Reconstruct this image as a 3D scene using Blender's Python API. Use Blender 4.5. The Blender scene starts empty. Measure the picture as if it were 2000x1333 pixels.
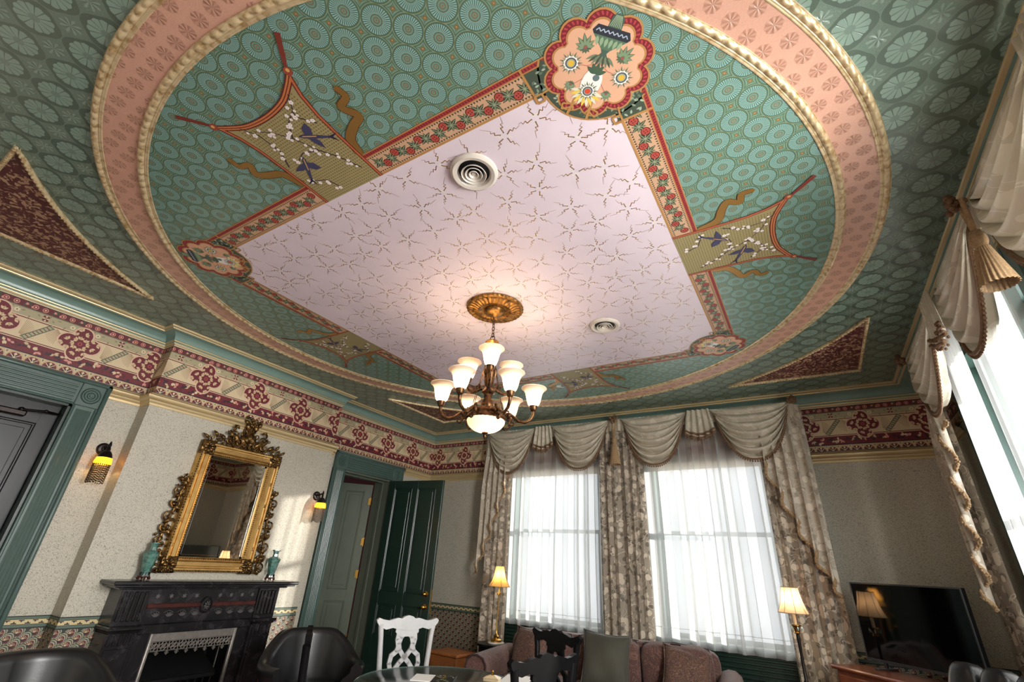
import bpy, bmesh, math, random
from mathutils import Vector, Matrix
PI = math.pi
R = random.Random(7)
scene = bpy.context.scene
C = scene.collection

# ------------------------------------------------------------------ camera
F_PX = 895.4                      # focal length in pixels of the 2000 px wide frame
YAW, PITCH, ROLL = math.radians(-32.486), math.radians(26.008), math.radians(3.421)
CAM = Vector((0.0, 0.0, 1.5))
_f = Vector((math.sin(YAW)*math.cos(PITCH), math.cos(YAW)*math.cos(PITCH), math.sin(PITCH)))
_r = Vector((math.cos(YAW), -math.sin(YAW), 0.0))
_u = _r.cross(_f)
_r2 = _r*math.cos(ROLL) + _u*math.sin(ROLL)
_u2 = -_r*math.sin(ROLL) + _u*math.cos(ROLL)
cam_d = bpy.data.cameras.new('camera')
cam_d.sensor_width = 36.0
cam_d.lens = F_PX/2000.0*36.0
cam_d.clip_start = 0.02
cam = bpy.data.objects.new('camera', cam_d)
C.objects.link(cam)
m3 = Matrix((_r2, _u2, -_f)).transposed()
cam.matrix_world = Matrix.Translation(CAM) @ m3.to_4x4()
scene.camera = cam

# ------------------------------------------------------------------ room numbers (metres)
XL, XB, XR = -5.44, -5.24, 1.27          # recessed left wall, chimney breast, right wall
YN, YF = -2.6, 6.2                       # near wall, far wall
ZC = 3.5
BR0, BR1 = 1.80, 3.97                    # chimney breast extent along y
CX, CY = -1.993, 2.807                   # centre of the ceiling circle

# ------------------------------------------------------------------ world, sun, daylight, exposure
def lin(c):
    return tuple((v/255/12.92 if v/255 <= 0.04045 else ((v/255+0.055)/1.055)**2.4) for v in c)
world = bpy.data.worlds.new('sky'); scene.world = world
world.use_nodes = True
bg = world.node_tree.nodes['Background']
bg.inputs[0].default_value = (0.88, 0.94, 1.0, 1)
bg.inputs[1].default_value = 0.5
sun_d = bpy.data.lights.new('sun', 'SUN'); sun_d.energy = 6.0; sun_d.angle = math.radians(0.9)
sun_d.color = (1.0, 0.95, 0.86)
sun = bpy.data.objects.new('sun', sun_d); C.objects.link(sun)
SUN_EL, SUN_K = math.radians(7.0), 0.62
sun_dir = Vector((-1, -SUN_K, 0)).normalized()*math.cos(SUN_EL) + Vector((0, 0, -math.sin(SUN_EL)))
sun.rotation_euler = sun_dir.to_track_quat('-Z', 'Y').to_euler()
def daylight(name, loc, direction, w, h, power, color=(1.0, 0.985, 0.95)):
    d = bpy.data.lights.new(name, 'AREA'); d.shape = 'RECTANGLE'; d.size = w; d.size_y = h
    d.energy = power; d.color = color
    o = bpy.data.objects.new(name, d); C.objects.link(o)
    o.location = loc; o.rotation_euler = Vector(direction).to_track_quat('-Z', 'Z').to_euler()
    return o
# windows: back wall [x0,x1,z0,z1], right wall [y0,y1,z0,z1]
WZ0, WZ1 = 0.86, 3.22
BACK_WIN = [(-3.78, -2.34), (-1.70, -0.28)]
RIGHT_WIN = [(3.27, 4.97), (0.85, 2.45), (-1.60, -0.10)]
for x0, x1 in BACK_WIN:
    daylight('daylight_back', ((x0+x1)/2, YF+0.62, 2.15), (0, -1, -0.12), x1-x0+0.5, WZ1-WZ0+0.9, 30)
for i, (y0, y1) in enumerate(RIGHT_WIN):
    daylight('daylight_right', (XR+0.70, (y0+y1)/2, 2.25), (-1, 0, (0.0, -0.40, -0.40)[i]), y1-y0+0.5, WZ1-WZ0+0.6, (58, 440, 70)[i])
scene.view_settings.view_transform = 'Standard'
scene.view_settings.look = 'None'
scene.cycles.transparent_max_bounces = 32
scene.view_settings.gamma = 1.0
scene.view_settings.use_curve_mapping = False
scene.view_settings.exposure = 0.90

# ------------------------------------------------------------------ node expressions
class V:
    """a shader value with arithmetic"""
    def __init__(s, nt, sock): s.nt = nt; s.s = sock
    def m(s, op, *o):
        n = s.nt.nodes.new('ShaderNodeMath'); n.operation = op
        for i, a in enumerate((s,)+o):
            if isinstance(a, V): s.nt.links.new(a.s, n.inputs[i])
            elif a is not None: n.inputs[i].default_value = a
        return V(s.nt, n.outputs[0])
    def __add__(s, o): return s.m('ADD', o)
    __radd__ = __add__
    def __mul__(s, o): return s.m('MULTIPLY', o)
    __rmul__ = __mul__
    def __sub__(s, o): return s.m('SUBTRACT', o)
    def __rsub__(s, o): return (s*-1.0)+o
    def __truediv__(s, o): return s.m('DIVIDE', o)
    def abs(s): return s.m('ABSOLUTE')
    def sqrt(s): return s.m('SQRT')
    def sin(s): return s.m('SINE')
    def cos(s): return s.m('COSINE')
    def fract(s): return s.m('FRACT')
    def floor(s): return s.m('FLOOR')
    def atan2(s, o): return s.m('ARCTAN2', o)
    def min(s, o): return s.m('MINIMUM', o)
    def max(s, o): return s.m('MAXIMUM', o)
    def lt(s, o): return s.m('LESS_THAN', o)
    def gt(s, o): return s.m('GREATER_THAN', o)
    def ss(s, a, b):
        n = s.nt.nodes.new('ShaderNodeMapRange'); n.interpolation_type = 'SMOOTHSTEP'
        s.nt.links.new(s.s, n.inputs[0]); n.inputs[1].default_value = a; n.inputs[2].default_value = b
        return V(s.nt, n.outputs[0])
    def band(s, c, w): return (s-c).abs().lt(w)

class Mat:
    def __init__(s, name, color=(200, 200, 200), rough=0.5, metal=0.0, **kw):
        s.mat = bpy.data.materials.new(name); s.mat.use_nodes = True
        s.nt = s.mat.node_tree
        s.b = s.nt.nodes['Principled BSDF']
        s.b.inputs['Base Color'].default_value = (*lin(color), 1)
        s.b.inputs['Roughness'].default_value = rough
        s.b.inputs['Metallic'].default_value = metal
        for k, v in kw.items(): s.b.inputs[k].default_value = v
        s.tc = None
    def xyz(s, space='Object'):
        if s.tc is None: s.tc = s.nt.nodes.new('ShaderNodeTexCoord')
        n = s.nt.nodes.new('ShaderNodeSeparateXYZ')
        s.nt.links.new(s.tc.outputs[space], n.inputs[0])
        return V(s.nt, n.outputs[0]), V(s.nt, n.outputs[1]), V(s.nt, n.outputs[2])
    def noise(s, scale, detail=2, rough=0.5, dist=0.0, space='Object'):
        if s.tc is None: s.tc = s.nt.nodes.new('ShaderNodeTexCoord')
        n = s.nt.nodes.new('ShaderNodeTexNoise'); n.inputs['Scale'].default_value = scale
        n.inputs['Detail'].default_value = detail; n.inputs['Roughness'].default_value = rough
        n.inputs['Distortion'].default_value = dist
        s.nt.links.new(s.tc.outputs[space], n.inputs['Vector'])
        return V(s.nt, n.outputs[0])
    def voro(s, scale, feature='F1', out=0, space='Object'):
        if s.tc is None: s.tc = s.nt.nodes.new('ShaderNodeTexCoord')
        n = s.nt.nodes.new('ShaderNodeTexVoronoi'); n.inputs['Scale'].default_value = scale; n.feature = feature
        s.nt.links.new(s.tc.outputs[space], n.inputs['Vector'])
        return V(s.nt, n.outputs[out])
    def mix(s, fac, a, b):
        n = s.nt.nodes.new('ShaderNodeMix'); n.data_type = 'RGBA'
        for k, x in ((0, fac), (6, a), (7, b)):
            if isinstance(x, V): s.nt.links.new(x.s, n.inputs[k])
            elif k == 0: n.inputs[k].default_value = x
            else: n.inputs[k].default_value = (*lin(x), 1)
        return V(s.nt, n.outputs[2])
    def color(s, v): s.nt.links.new(v.s, s.b.inputs['Base Color']); return s
    def to(s, name, v): s.nt.links.new(v.s, s.b.inputs[name]); return s
    def attr(s, name='Col'):
        n = s.nt.nodes.new('ShaderNodeVertexColor'); n.layer_name = name
        return V(s.nt, n.outputs[0])
    def bump(s, h, strength=0.3, dist=0.01):
        n = s.nt.nodes.new('ShaderNodeBump'); n.inputs['Strength'].default_value = strength
        n.inputs['Distance'].default_value = dist
        s.nt.links.new(h.s, n.inputs['Height']); s.nt.links.new(n.outputs[0], s.b.inputs['Normal'])
        return s

# ------------------------------------------------------------------ mesh helpers
class G:
    def __init__(s): s.v = []; s.f = []; s.mi = []
    def add(s, vs, fs, m=0):
        o = len(s.v); s.v += [tuple(p) for p in vs]
        for f in fs: s.f.append(tuple(i+o for i in f)); s.mi.append(m)
        return s
    def box(s, x0, x1, y0, y1, z0, z1, m=0, c=0.0, M=None):
        if c <= 0:
            vs = [(x, y, z) for x in (x0, x1) for y in (y0, y1) for z in (z0, z1)]
            fs = [(0, 1, 3, 2), (4, 6, 7, 5), (0, 4, 5, 1), (2, 3, 7, 6), (0, 2, 6, 4), (1, 5, 7, 3)]
        else:
            c = min(c, 0.49*min(x1-x0, y1-y0, z1-z0))
            vs = []; idx = {}
            for ix, x in ((0, x0), (1, x1)):
                for iy, y in ((0, y0), (1, y1)):
                    for iz, z in ((0, z0), (1, z1)):
                        sx, sy, sz = (1, -1)[ix], (1, -1)[iy], (1, -1)[iz]
                        for a in range(3):
                            p = [x+sx*c, y+sy*c, z+sz*c]; p[a] = (x, y, z)[a]
                            idx[(ix, iy, iz, a)] = len(vs); vs.append(tuple(p))
            fs = []
            I = lambda *k: idx[k]
            for a in range(3):
                b1, b2 = [k for k in range(3) if k != a]
                for e in (0, 1):
                    q = []
                    for p1, p2 in ((0, 0), (1, 0), (1, 1), (0, 1)):
                        k = [0, 0, 0]; k[a] = e; k[b1] = p1; k[b2] = p2
                        q.append(I(*k, a))
                    fs.append(tuple(q))
                for p1 in (0, 1):
                    for p2 in (0, 1):
                        k0 = [0, 0, 0]; k1 = [0, 0, 0]
                        k0[b1] = k1[b1] = p1; k0[b2] = k1[b2] = p2; k0[a] = 0; k1[a] = 1
                        fs.append((I(*k0, b1), I(*k1, b1), I(*k1, b2), I(*k0, b2)))
            for ix in (0, 1):
                for iy in (0, 1):
                    for iz in (0, 1): fs.append((I(ix, iy, iz, 0), I(ix, iy, iz, 1), I(ix, iy, iz, 2)))
        if M is not None: vs = [M @ Vector(p) for p in vs]
        return s.add(vs, fs, m)
    def grid(s, fn, nu, nv, cu=False, cv=False, m=0):
        vs = [fn(i/(nu if cu else nu-1), j/(nv if cv else nv-1)) for i in range(nu) for j in range(nv)]
        fs = []
        for i in range(nu if cu else nu-1):
            for j in range(nv if cv else nv-1):
                a, b = i*nv+j, ((i+1) % nu)*nv+j
                d, e = i*nv+(j+1) % nv, ((i+1) % nu)*nv+(j+1) % nv
                fs.append((a, b, e, d))
        return s.add(vs, fs, m)
    def lathe(s, prof, c=(0, 0, 0), n=24, m=0, M=None, sq=None):
        def fn(u, v):
            r, z = prof[min(len(prof)-1, int(round(v*(len(prof)-1))))]
            a = 2*PI*u
            p = Vector((r*math.cos(a), r*math.sin(a), z))
            if M is not None: p = M @ p
            return p+Vector(c)
        return s.grid(fn, n, len(prof), cu=True, m=m)
    def tube(s, pts, r, n=8, m=0, closed=False):
        pts = [Vector(p) for p in pts]; k = len(pts)
        rs = r if isinstance(r, (list, tuple)) else [r]*k
        up = None; rings = []
        for i in range(k):
            a = pts[i-1] if (i > 0 or closed) else pts[i]
            b = pts[(i+1) % k] if (i < k-1 or closed) else pts[i]
            t = (b-a).normalized() if (b-a).length > 1e-9 else Vector((0, 0, 1))
            if up is None:
                up = Vector((0, 0, 1)) if abs(t.z) < 0.9 else Vector((1, 0, 0))
            x = up-t*up.dot(t)
            x = x.normalized() if x.length > 1e-6 else t.orthogonal().normalized()
            y = t.cross(x); up = x
            rings.append([pts[i]+(x*math.cos(2*PI*j/n)+y*math.sin(2*PI*j/n))*rs[i] for j in range(n)])
        vs = [p for q in rings for p in q]; fs = []
        for i in range(k if closed else k-1):
            for j in range(n):
                a = i*n; b = ((i+1) % k)*n
                fs.append((a+j, a+(j+1) % n, b+(j+1) % n, b+j))
        if not closed:
            fs.append(tuple(range(n))[::-1]); fs.append(tuple((k-1)*n+j for j in range(n)))
        return s.add(vs, fs, m)
    def ball(s, c, r, nu=10, nv=7, m=0, M=None):
        r = r if isinstance(r, (tuple, list)) else (r, r, r)
        def fn(u, v):
            a = 2*PI*u; b = PI*(v*0.998+0.001)
            p = Vector((r[0]*math.cos(a)*math.sin(b), r[1]*math.sin(a)*math.sin(b), r[2]*math.cos(b)))
            if M is not None: p = M @ p
            return p+Vector(c)
        return s.grid(fn, nu, nv, cu=True, m=m)
    def prism(s, poly, fn, d0, d1, m=0):
        """poly in 2-D; fn(a, b, d) -> point; extruded between depths d0 and d1"""
        n = len(poly)
        vs = [fn(a, b, d0) for a, b in poly]+[fn(a, b, d1) for a, b in poly]
        fs = [tuple(range(n))[::-1], tuple(range(n, 2*n))]+[(i, (i+1) % n, n+(i+1) % n, n+i) for i in range(n)]
        return s.add(vs, fs, m)
    def build(s, name, mats, parent=None, smooth=None, M=None):
        me = bpy.data.meshes.new(name)
        me.from_pydata([tuple(p) for p in s.v], [], s.f)
        mats = mats if isinstance(mats, (list, tuple)) else [mats]
        for k in mats: me.materials.append(k.mat if isinstance(k, Mat) else k)
        if len(mats) > 1: me.polygons.foreach_set('material_index', s.mi)
        bm = bmesh.new(); bm.from_mesh(me)
        bmesh.ops.remove_doubles(bm, verts=bm.verts, dist=1e-5)
        bmesh.ops.recalc_face_normals(bm, faces=bm.faces)
        if smooth is not None:
            th = math.radians(smooth)
            for f in bm.faces: f.smooth = True
            for e in bm.edges:
                if len(e.link_faces) == 2 and e.calc_face_angle(0) > th: e.smooth = False
        bm.to_mesh(me); bm.free(); me.update()
        o = bpy.data.objects.new(name, me); C.objects.link(o)
        if parent is not None: o.parent = parent
        if M is not None: o.matrix_local = M
        return o

def tag(o, label=None, cat=None, group=None, kind=None):
    if label: o['label'] = label
    if cat: o['category'] = cat
    if group: o['group'] = group
    if kind: o['kind'] = kind
    return o
def empty(name, loc=(0, 0, 0), rz=0.0, label=None, cat=None, group=None, kind=None):
    o = bpy.data.objects.new(name, None); C.objects.link(o)
    o.location = loc; o.rotation_euler = (0, 0, rz); o.empty_display_size = 0.1
    return tag(o, label, cat, group, kind)
def copy_tree(o, parent=None):
    c = o.copy(); C.objects.link(c); c.parent = parent
    for ch in list(o.children): copy_tree(ch, c)
    return c

class Cv:
    """flat printed ornament: coloured polygons in 2-D, layered a hair apart"""
    def __init__(s, step=0.00025, jit=2.2e-6): s.p = []; s.T = None; s.step = step; s.clip = None; s.jit = jit
    def poly(s, pts, col, layer=0, m=0):
        if s.T: pts = [s.T(*p) for p in pts]
        if s.clip:
            for axis, lim, sg in s.clip:
                out = []
                for i in range(len(pts)):
                    a, b = pts[i-1], pts[i]
                    ia, ib = sg*(a[axis]-lim) >= 0, sg*(b[axis]-lim) >= 0
                    if ia != ib:
                        t = (lim-a[axis])/(b[axis]-a[axis])
                        out.append((a[0]+(b[0]-a[0])*t, a[1]+(b[1]-a[1])*t))
                    if ib: out.append(b)
                pts = out
                if len(pts) < 3: return
        s.p.append((pts, lin(col), layer, m))
    def rect(s, x0, y0, x1, y1, col, layer=0, m=0): s.poly([(x0, y0), (x1, y0), (x1, y1), (x0, y1)], col, layer, m)
    def disc(s, x, y, r, col, layer=0, n=14, m=0, ry=None, rot=0.0):
        ry = ry or r; c_, s_ = math.cos(rot), math.sin(rot)
        s.poly([(x+r*math.cos(2*PI*i/n)*c_-ry*math.sin(2*PI*i/n)*s_, y+r*math.cos(2*PI*i/n)*s_+ry*math.sin(2*PI*i/n)*c_) for i in range(n)], col, layer, m)
    def line(s, pts, w, col, layer=0, m=0, w1=None):
        for i in range(len(pts)-1):
            (x0, y0), (x1, y1) = pts[i], pts[i+1]
            L = math.hypot(x1-x0, y1-y0) or 1e-6
            wa = w if w1 is None else w+(w1-w)*i/(len(pts)-1)
            wb = w if w1 is None else w+(w1-w)*(i+1)/(len(pts)-1)
            nx, ny = -(y1-y0)/L/2, (x1-x0)/L/2
            s.poly([(x0+nx*wa, y0+ny*wa), (x0-nx*wa, y0-ny*wa), (x1-nx*wb, y1-ny*wb), (x1+nx*wb, y1+ny*wb)], col, layer, m)
    def leaf(s, x, y, ang, L, w, col, layer=0, m=0, n=5):
        c_, s_ = math.cos(ang), math.sin(ang)
        pts = [(L*i/n, w/2*math.sin(PI*(i/n)**0.8)) for i in range(n+1)]+[(L*i/n, -w/2*math.sin(PI*(i/n)**0.8)) for i in range(n-1, 0, -1)]
        s.poly([(x+a*c_-b*s_, y+a*s_+b*c_) for a, b in pts], col, layer, m)
    def build(s, name, fn, mats, parent=None):
        me = bpy.data.meshes.new(name)
        vs, fs, cs, mi = [], [], [], []
        for q, (pts, col, layer, m) in enumerate(s.p):
            o = len(vs); hh = layer*s.step+(q % 48)*s.jit      # no two pieces share a plane
            vs += [tuple(fn(a, b, hh)) for a, b in pts]
            fs.append(tuple(range(o, o+len(pts)))); cs += [(*col, 1.0)]*len(pts); mi.append(m)
        me.from_pydata(vs, [], fs)
        for k in mats: me.materials.append(k.mat)
        me.polygons.foreach_set('material_index', mi)
        at = me.color_attributes.new('Col', 'FLOAT_COLOR', 'CORNER')
        at.data.foreach_set('color', [x for c in cs for x in c])
        me.update()
        o = bpy.data.objects.new(name, me); C.objects.link(o)
        if parent is not None: o.parent = parent
        return o
# ------------------------------------------------------------------ materials of the room
def plain(name, col, rough=0.5, metal=0.0, var=0.10, scale=14.0, bump=0.0, **kw):
    m = Mat(name, col, rough, metal, **kw)
    n = m.noise(scale, 3)
    d = tuple(max(0, c*(1-var*1.6)) for c in col); l = tuple(min(255, c*(1+var*0.7)) for c in col)
    m.color(m.mix(n, d, l))
    if bump: m.bump(m.noise(scale*4, 3), bump, 0.004)
    return m

def green_paper():
    m = Mat('embossed_green_paper', (98, 128, 112), 0.36, **{'Specular IOR Level': 0.9, 'Coat Weight': 0.6, 'Coat Roughness': 0.36})
    x, y, z = m.xyz()
    fu = ((x-0.897)/0.197+0.5).fract()-0.5; fv = ((y-1.78)/0.19+0.5).fract()-0.5
    r = (fu*fu+fv*fv).sqrt(); th = fv.atan2(fu)
    c12 = (th*12.0).cos()
    fl = r.lt(c12*0.012+0.345)
    core = r.lt(0.10)
    halo = r.lt((th*4.0).cos()*0.035+0.455)
    gu = fu.abs()*-1.0+0.5; gv = fv.abs()*-1.0+0.5
    rs = (gu*gu+gv*gv).sqrt(); ts = gv.atan2(gu)
    sm = rs.lt((ts*8.0).cos()*0.035+0.175)
    rid = ((th*6.0).cos().abs()).ss(0.08, 0.30)
    n = m.noise(160, 2)
    col = m.mix(n, (84, 106, 92), (112, 134, 118))
    col = m.mix(sm, col, m.mix((ts*8.0).cos()*0.5+0.5, (92, 114, 100), (128, 152, 138)))
    col = m.mix(halo, col, (72, 92, 78))
    col = m.mix(fl, col, m.mix(rid, (84, 106, 94), (126, 152, 138)))
    col = m.mix(core, col, (106, 130, 116))
    m.color(col)
    h = fl*(rid*0.6+0.4)+sm*((ts*8.0).cos()*0.3+0.5)+(halo*-1.0+1.0)*n*0.5+core*0.4
    m.bump(h, 0.55, 0.006)
    return m

def teal_paper():
    m = Mat('teal_circle_paper', (95, 150, 142), 0.34, **{'Specular IOR Level': 0.7})
    x, y, z = m.xyz()
    X0, Y0, h = -1.245, 0.526, 0.0921
    u = ((x-X0)+(y-Y0))/(2*h)+0.5; v = ((x-X0)-(y-Y0))/(2*h)+0.5
    fu = u.fract()-0.5; fv = v.fract()-0.5
    r = (fu*fu+fv*fv).sqrt(); th = fv.atan2(fu)
    sp = (th*18.0).sin().abs()
    sp2 = (th*18.0).cos().abs()
    inner = r.lt(0.475)
    col = m.mix(0.0, (114, 146, 130), (0, 0, 0))
    # interlaced band between circles
    col = m.mix(r.band(0.545, 0.02), col, (84, 110, 84))
    gu = fu.abs()*-1.0+0.5; gv = fv.abs()*-1.0+0.5
    ast = gu.sqrt()+gv.sqrt()
    col = m.mix(ast.lt(0.50), col, (88, 104, 70))
    col = m.mix(ast.lt(0.44), col, (104, 138, 112))
    col = m.mix((gu+gv).lt(0.085), col, (132, 104, 66))
    col = m.mix((gu+gv).lt(0.03), col, (176, 140, 96))
    disc = m.mix(0.0, (76, 118, 114), (0, 0, 0))
    spoke = sp.gt(0.62)*r.gt(0.19)
    disc = m.mix(spoke*r.lt(0.44), disc, (138, 174, 162))
    spoke2 = sp2.gt(0.93)*r.gt(0.24)*r.lt(0.40)
    disc = m.mix(spoke2, disc, (62, 92, 80))
    disc = m.mix(r.lt(0.175), disc, (104, 142, 128))
    disc = m.mix(r.band(0.175, 0.014), disc, (96, 96, 60))
    disc = m.mix(r.band(0.085, 0.014), disc, (128, 98, 60))
    disc = m.mix(r.lt(0.03), disc, (140, 108, 70))
    col = m.mix(inner, col, disc)
    col = m.mix(r.band(0.478, 0.017), col, (92, 102, 62))
    m.color(col)
    m.bump(r.band(0.478, 0.02)+spoke*0.4, 0.15, 0.002)
    return m

def peach_paper():
    m = Mat('embossed_peach_paper', (212, 158, 134), 0.34, **{'Specular IOR Level': 0.8, 'Coat Weight': 0.4, 'Coat Roughness': 0.36})
    x, y, z = m.xyz()
    u = x/0.098; v = y/0.098
    w = (v.floor()*0.5)
    fu = (u+w).fract()-0.5; fv = v.fract()-0.5
    r = (fu*fu+fv*fv).sqrt(); th = fv.atan2(fu)
    med = r.lt((th*8.0).cos()*0.02+0.36)
    n = m.noise(120, 2)
    col = m.mix(n, (200, 152, 130), (216, 168, 146))
    col = m.mix(med, col, m.mix((th*8.0).cos()*0.5+0.5, (172, 126, 104), (198, 150, 128)))
    m.color(col)
    m.bump(med*((th*8.0).cos()*0.4+0.6)+n*0.4, 0.45, 0.004)
    return m

def vermicelli(name='vermicelli_wallpaper'):
    m = Mat(name, (190, 184, 168), 0.55)
    n = m.noise(112, 1, 0.4, 0.6)
    l = (n-0.5).abs().ss(0.012, 0.045)
    n2 = m.noise(1.4, 2)
    m.color(m.mix(l, (122, 116, 103), m.mix(n2, (190, 184, 168), (204, 199, 184))))
    m.bump(l, 0.12, 0.002)
    return m

def gilt(name, hi=(214, 186, 128), lo=(120, 88, 48), rough=0.32, scale=40):
    m = Mat(name, hi, rough, 0.85)
    m.color(m.mix(m.noise(scale, 3).ss(0.3, 0.62), lo, hi))
    m.bump(m.noise(scale*3, 2), 0.15, 0.002)
    return m

M_GREEN, M_TEAL, M_PEACH, M_WALL = green_paper(), teal_paper(), peach_paper(), vermicelli()
M_LILAC = plain('lilac_paper', (222, 208, 216), 0.40, var=0.03, scale=3, **{'Specular IOR Level': 0.5})
M_GOLDP = Mat('gold_print', (168, 128, 68), 0.32, 0.55)
M_PRINT = Mat('printed_paper', rough=0.5); M_PRINT.color(M_PRINT.attr())
M_CREAMGOLD = Mat('cream_gold_moulding', (204, 182, 138), 0.36, 0.35)
M_MOULD = Mat('gilded_plaster_relief', (214, 192, 148), 0.36, 0.30)
M_MOULD.color(M_MOULD.mix(M_MOULD.noise(30, 2).ss(0.25, 0.6), (172, 140, 92), (216, 196, 156)))
M_CORN = plain('sage_green_cornice_paint', (122, 150, 140), 0.28, var=0.05, scale=5)
M_CASING = plain('green_casing_paint', (74, 96, 90), 0.33, var=0.06, scale=8)
M_DKGREEN = plain('dark_green_paint', (30, 50, 42), 0.28, var=0.08, scale=6)
M_GREYGREEN = plain('grey_green_paint', (98, 106, 92), 0.30, var=0.06, scale=6)
M_BLACKDOOR = plain('black_satin_paint', (28, 28, 31), 0.36, var=0.12, scale=8, **{'Specular IOR Level': 0.35})
M_BRASS = Mat('polished_brass', (178, 138, 70), 0.25, 1.0)
M_DKMETAL = plain('dark_bronze', (44, 38, 36), 0.35, 0.8, var=0.2, scale=60)
M_MAROON = Mat('maroon_leaf_paper', (96, 38, 40), 0.5)
_n = M_MAROON.noise(26, 2, 0.5, 1.2)
M_MAROON.color(M_MAROON.mix(_n.ss(0.52, 0.58), (84, 30, 34), (176, 140, 112)))
M_CARPET = plain('patterned_carpet', (146, 116, 118), 0.95, var=0.3, scale=9, bump=0.4)
M_WHITEP = plain('white_paint', (208, 200, 188), 0.35, var=0.03)
M_HALL = plain('dark_red_hall_paint', (92, 34, 36), 0.6, var=0.08)
def glass_pane():
    m = Mat('window_glass'); nt = m.nt
    t = nt.nodes.new('ShaderNodeBsdfTransparent'); g = nt.nodes.new('ShaderNodeBsdfGlossy'); g.inputs['Roughness'].default_value = 0.02
    mx = nt.nodes.new('ShaderNodeMixShader'); mx.inputs[0].default_value = 0.05
    nt.links.new(t.outputs[0], mx.inputs[1]); nt.links.new(g.outputs[0], mx.inputs[2])
    nt.links.new(mx.outputs[0], nt.nodes['Material Output'].inputs[0])
    return m
M_GLASS = glass_pane()

# ------------------------------------------------------------------ floor, walls
o = G().box(XL-0.3, XR+0.3, YN-0.3, YF+0.3, -0.1, 0.0).build('floor', M_CARPET); tag(o, 'patterned mauve carpet covering the parlour floor', kind='structure')

def wall_boxes(u0, u1, holes, z0=0.0, z1=ZC):
    cuts = sorted({u0, u1, *[h[0] for h in holes], *[h[1] for h in holes]})
    out = []
    for a, b in zip(cuts[:-1], cuts[1:]):
        zs = [(h[2], h[3]) for h in holes if h[0] <= a+1e-6 and h[1] >= b-1e-6]
        z = z0
        for p, q in sorted(zs):
            if p > z: out.append((a, b, z, p))
            z = q
        if z < z1: out.append((a, b, z, z1))
    return out
D1 = (0.20, 1.31, 0.0, 2.575)         # doorway with the black door
D2 = (4.39, 5.30, 0.0, 2.57)          # doorway with the open doors
g = G()
for a, b, z0, z1 in wall_boxes(YN-0.3, YF+0.3, [D1, D2]): g.box(XL-0.32, XL, a, b, z0, z1)
wall_left = tag(g.build('wall_left', M_WALL), 'left wall papered in pale speckled vermicelli with a chimney breast', kind='structure')
g = G()
for a, b, z0, z1 in wall_boxes(BR0, BR1, [(2.42, 3.17, 0.0, 0.80)]): g.box(XL, XB, a, b, z0, z1)
breast = g.build('chimney_breast', M_WALL, wall_left)
g = G()
for a, b, z0, z1 in wall_boxes(XL-0.3, XR+0.3, [(x0, x1, WZ0, WZ1) for x0, x1 in BACK_WIN]): g.box(a, b, YF, YF+0.3, z0, z1)
wall_back = tag(g.build('wall_back', M_WALL), 'back wall with two tall curtained windows', kind='structure')
g = G()
for a, b, z0, z1 in wall_boxes(YN-0.3, YF+0.3, [(y0, y1, WZ0, WZ1) for y0, y1 in RIGHT_WIN]): g.box(XR, XR+0.3, a, b, z0, z1)
wall_right = tag(g.build('wall_right', M_WALL), 'right wall with swagged windows', kind='structure')
g = G()
g.box(XL-0.3, XR+0.3, YN-0.3, YN, 0, ZC)
wall_near = tag(g.build('wall_near', M_WALL), 'wall on the near side of the room', kind='structure')

# ------------------------------------------------------------------ ceiling
ceiling = tag(G().box(XL-0.3, XR+0.3, YN-0.3, YF+0.3, ZC, ZC+0.15).build('ceiling', M_GREEN), 'green embossed paper ceiling with a great painted circle', kind='structure')
def annulus(name, r0, r1, z, mat, n=160):
    g = G()
    g.grid(lambda u, v: (CX+(r0+(r1-r0)*v)*math.cos(2*PI*u), CY+(r0+(r1-r0)*v)*math.sin(2*PI*u), z), n, 2, cu=True)
    return g.build(name, mat, ceiling)
annulus('peach_band', 2.52, 2.68, ZC-0.006, M_PEACH)
g = G(); n = 160
g.add([(CX+2.49*math.cos(2*PI*i/n), CY+2.49*math.sin(2*PI*i/n), ZC-0.004) for i in range(n)], [tuple(range(n))])
g.build('teal_circle_panel', M_TEAL, ceiling)
def relief_ring(name, r0, r1, N, depth):
    """plaster moulding: plain fillet on the inside, a row of leaf and dart beads on the outside"""
    prof = [(0.0, 0.0), (0.02, 0.3), (0.10, 0.42), (0.17, 0.34), (0.22, 0.30), (0.26, 0.44), (0.32, 0.40), (0.36, 0.3),
            (0.42, 0.55), (0.52, 0.85), (0.62, 1.0), (0.74, 0.95), (0.84, 0.7), (0.92, 0.45), (0.96, 0.5), (1.0, 0.0)]
    K = 8; nu = N*K
    vs = []
    for i in range(nu):
        a = 2*PI*i/nu; ph = (i % K)/K
        for t, h in prof:
            bead = 0.0; rr = 0.0
            if 0.36 < t < 0.93:
                s = math.sin(PI*(t-0.36)/0.57)
                bead = s*(abs(math.sin(PI*ph+1.2*(t-0.6)))**0.7)*1.1-s*0.65
            z = ZC-0.004-depth*max(0.0, h*0.72+bead*0.55) if h > 0 else ZC
            r = r0+(r1-r0)*t
            vs.append((CX+r*math.cos(a), CY+r*math.sin(a), z))
    p = len(prof); fs = []
    for i in range(nu):
        for j in range(p-1):
            fs.append((i*p+j, ((i+1) % nu)*p+j, ((i+1) % nu)*p+j+1, i*p+j+1))
    return G().add(vs, fs).build(name, M_MOULD, ceiling, smooth=60)
relief_ring('gilded_outer_moulding', 2.676, 2.728, 270, 0.021)
relief_ring('gilded_inner_moulding', 2.466, 2.522, 250, 0.021)

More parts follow.
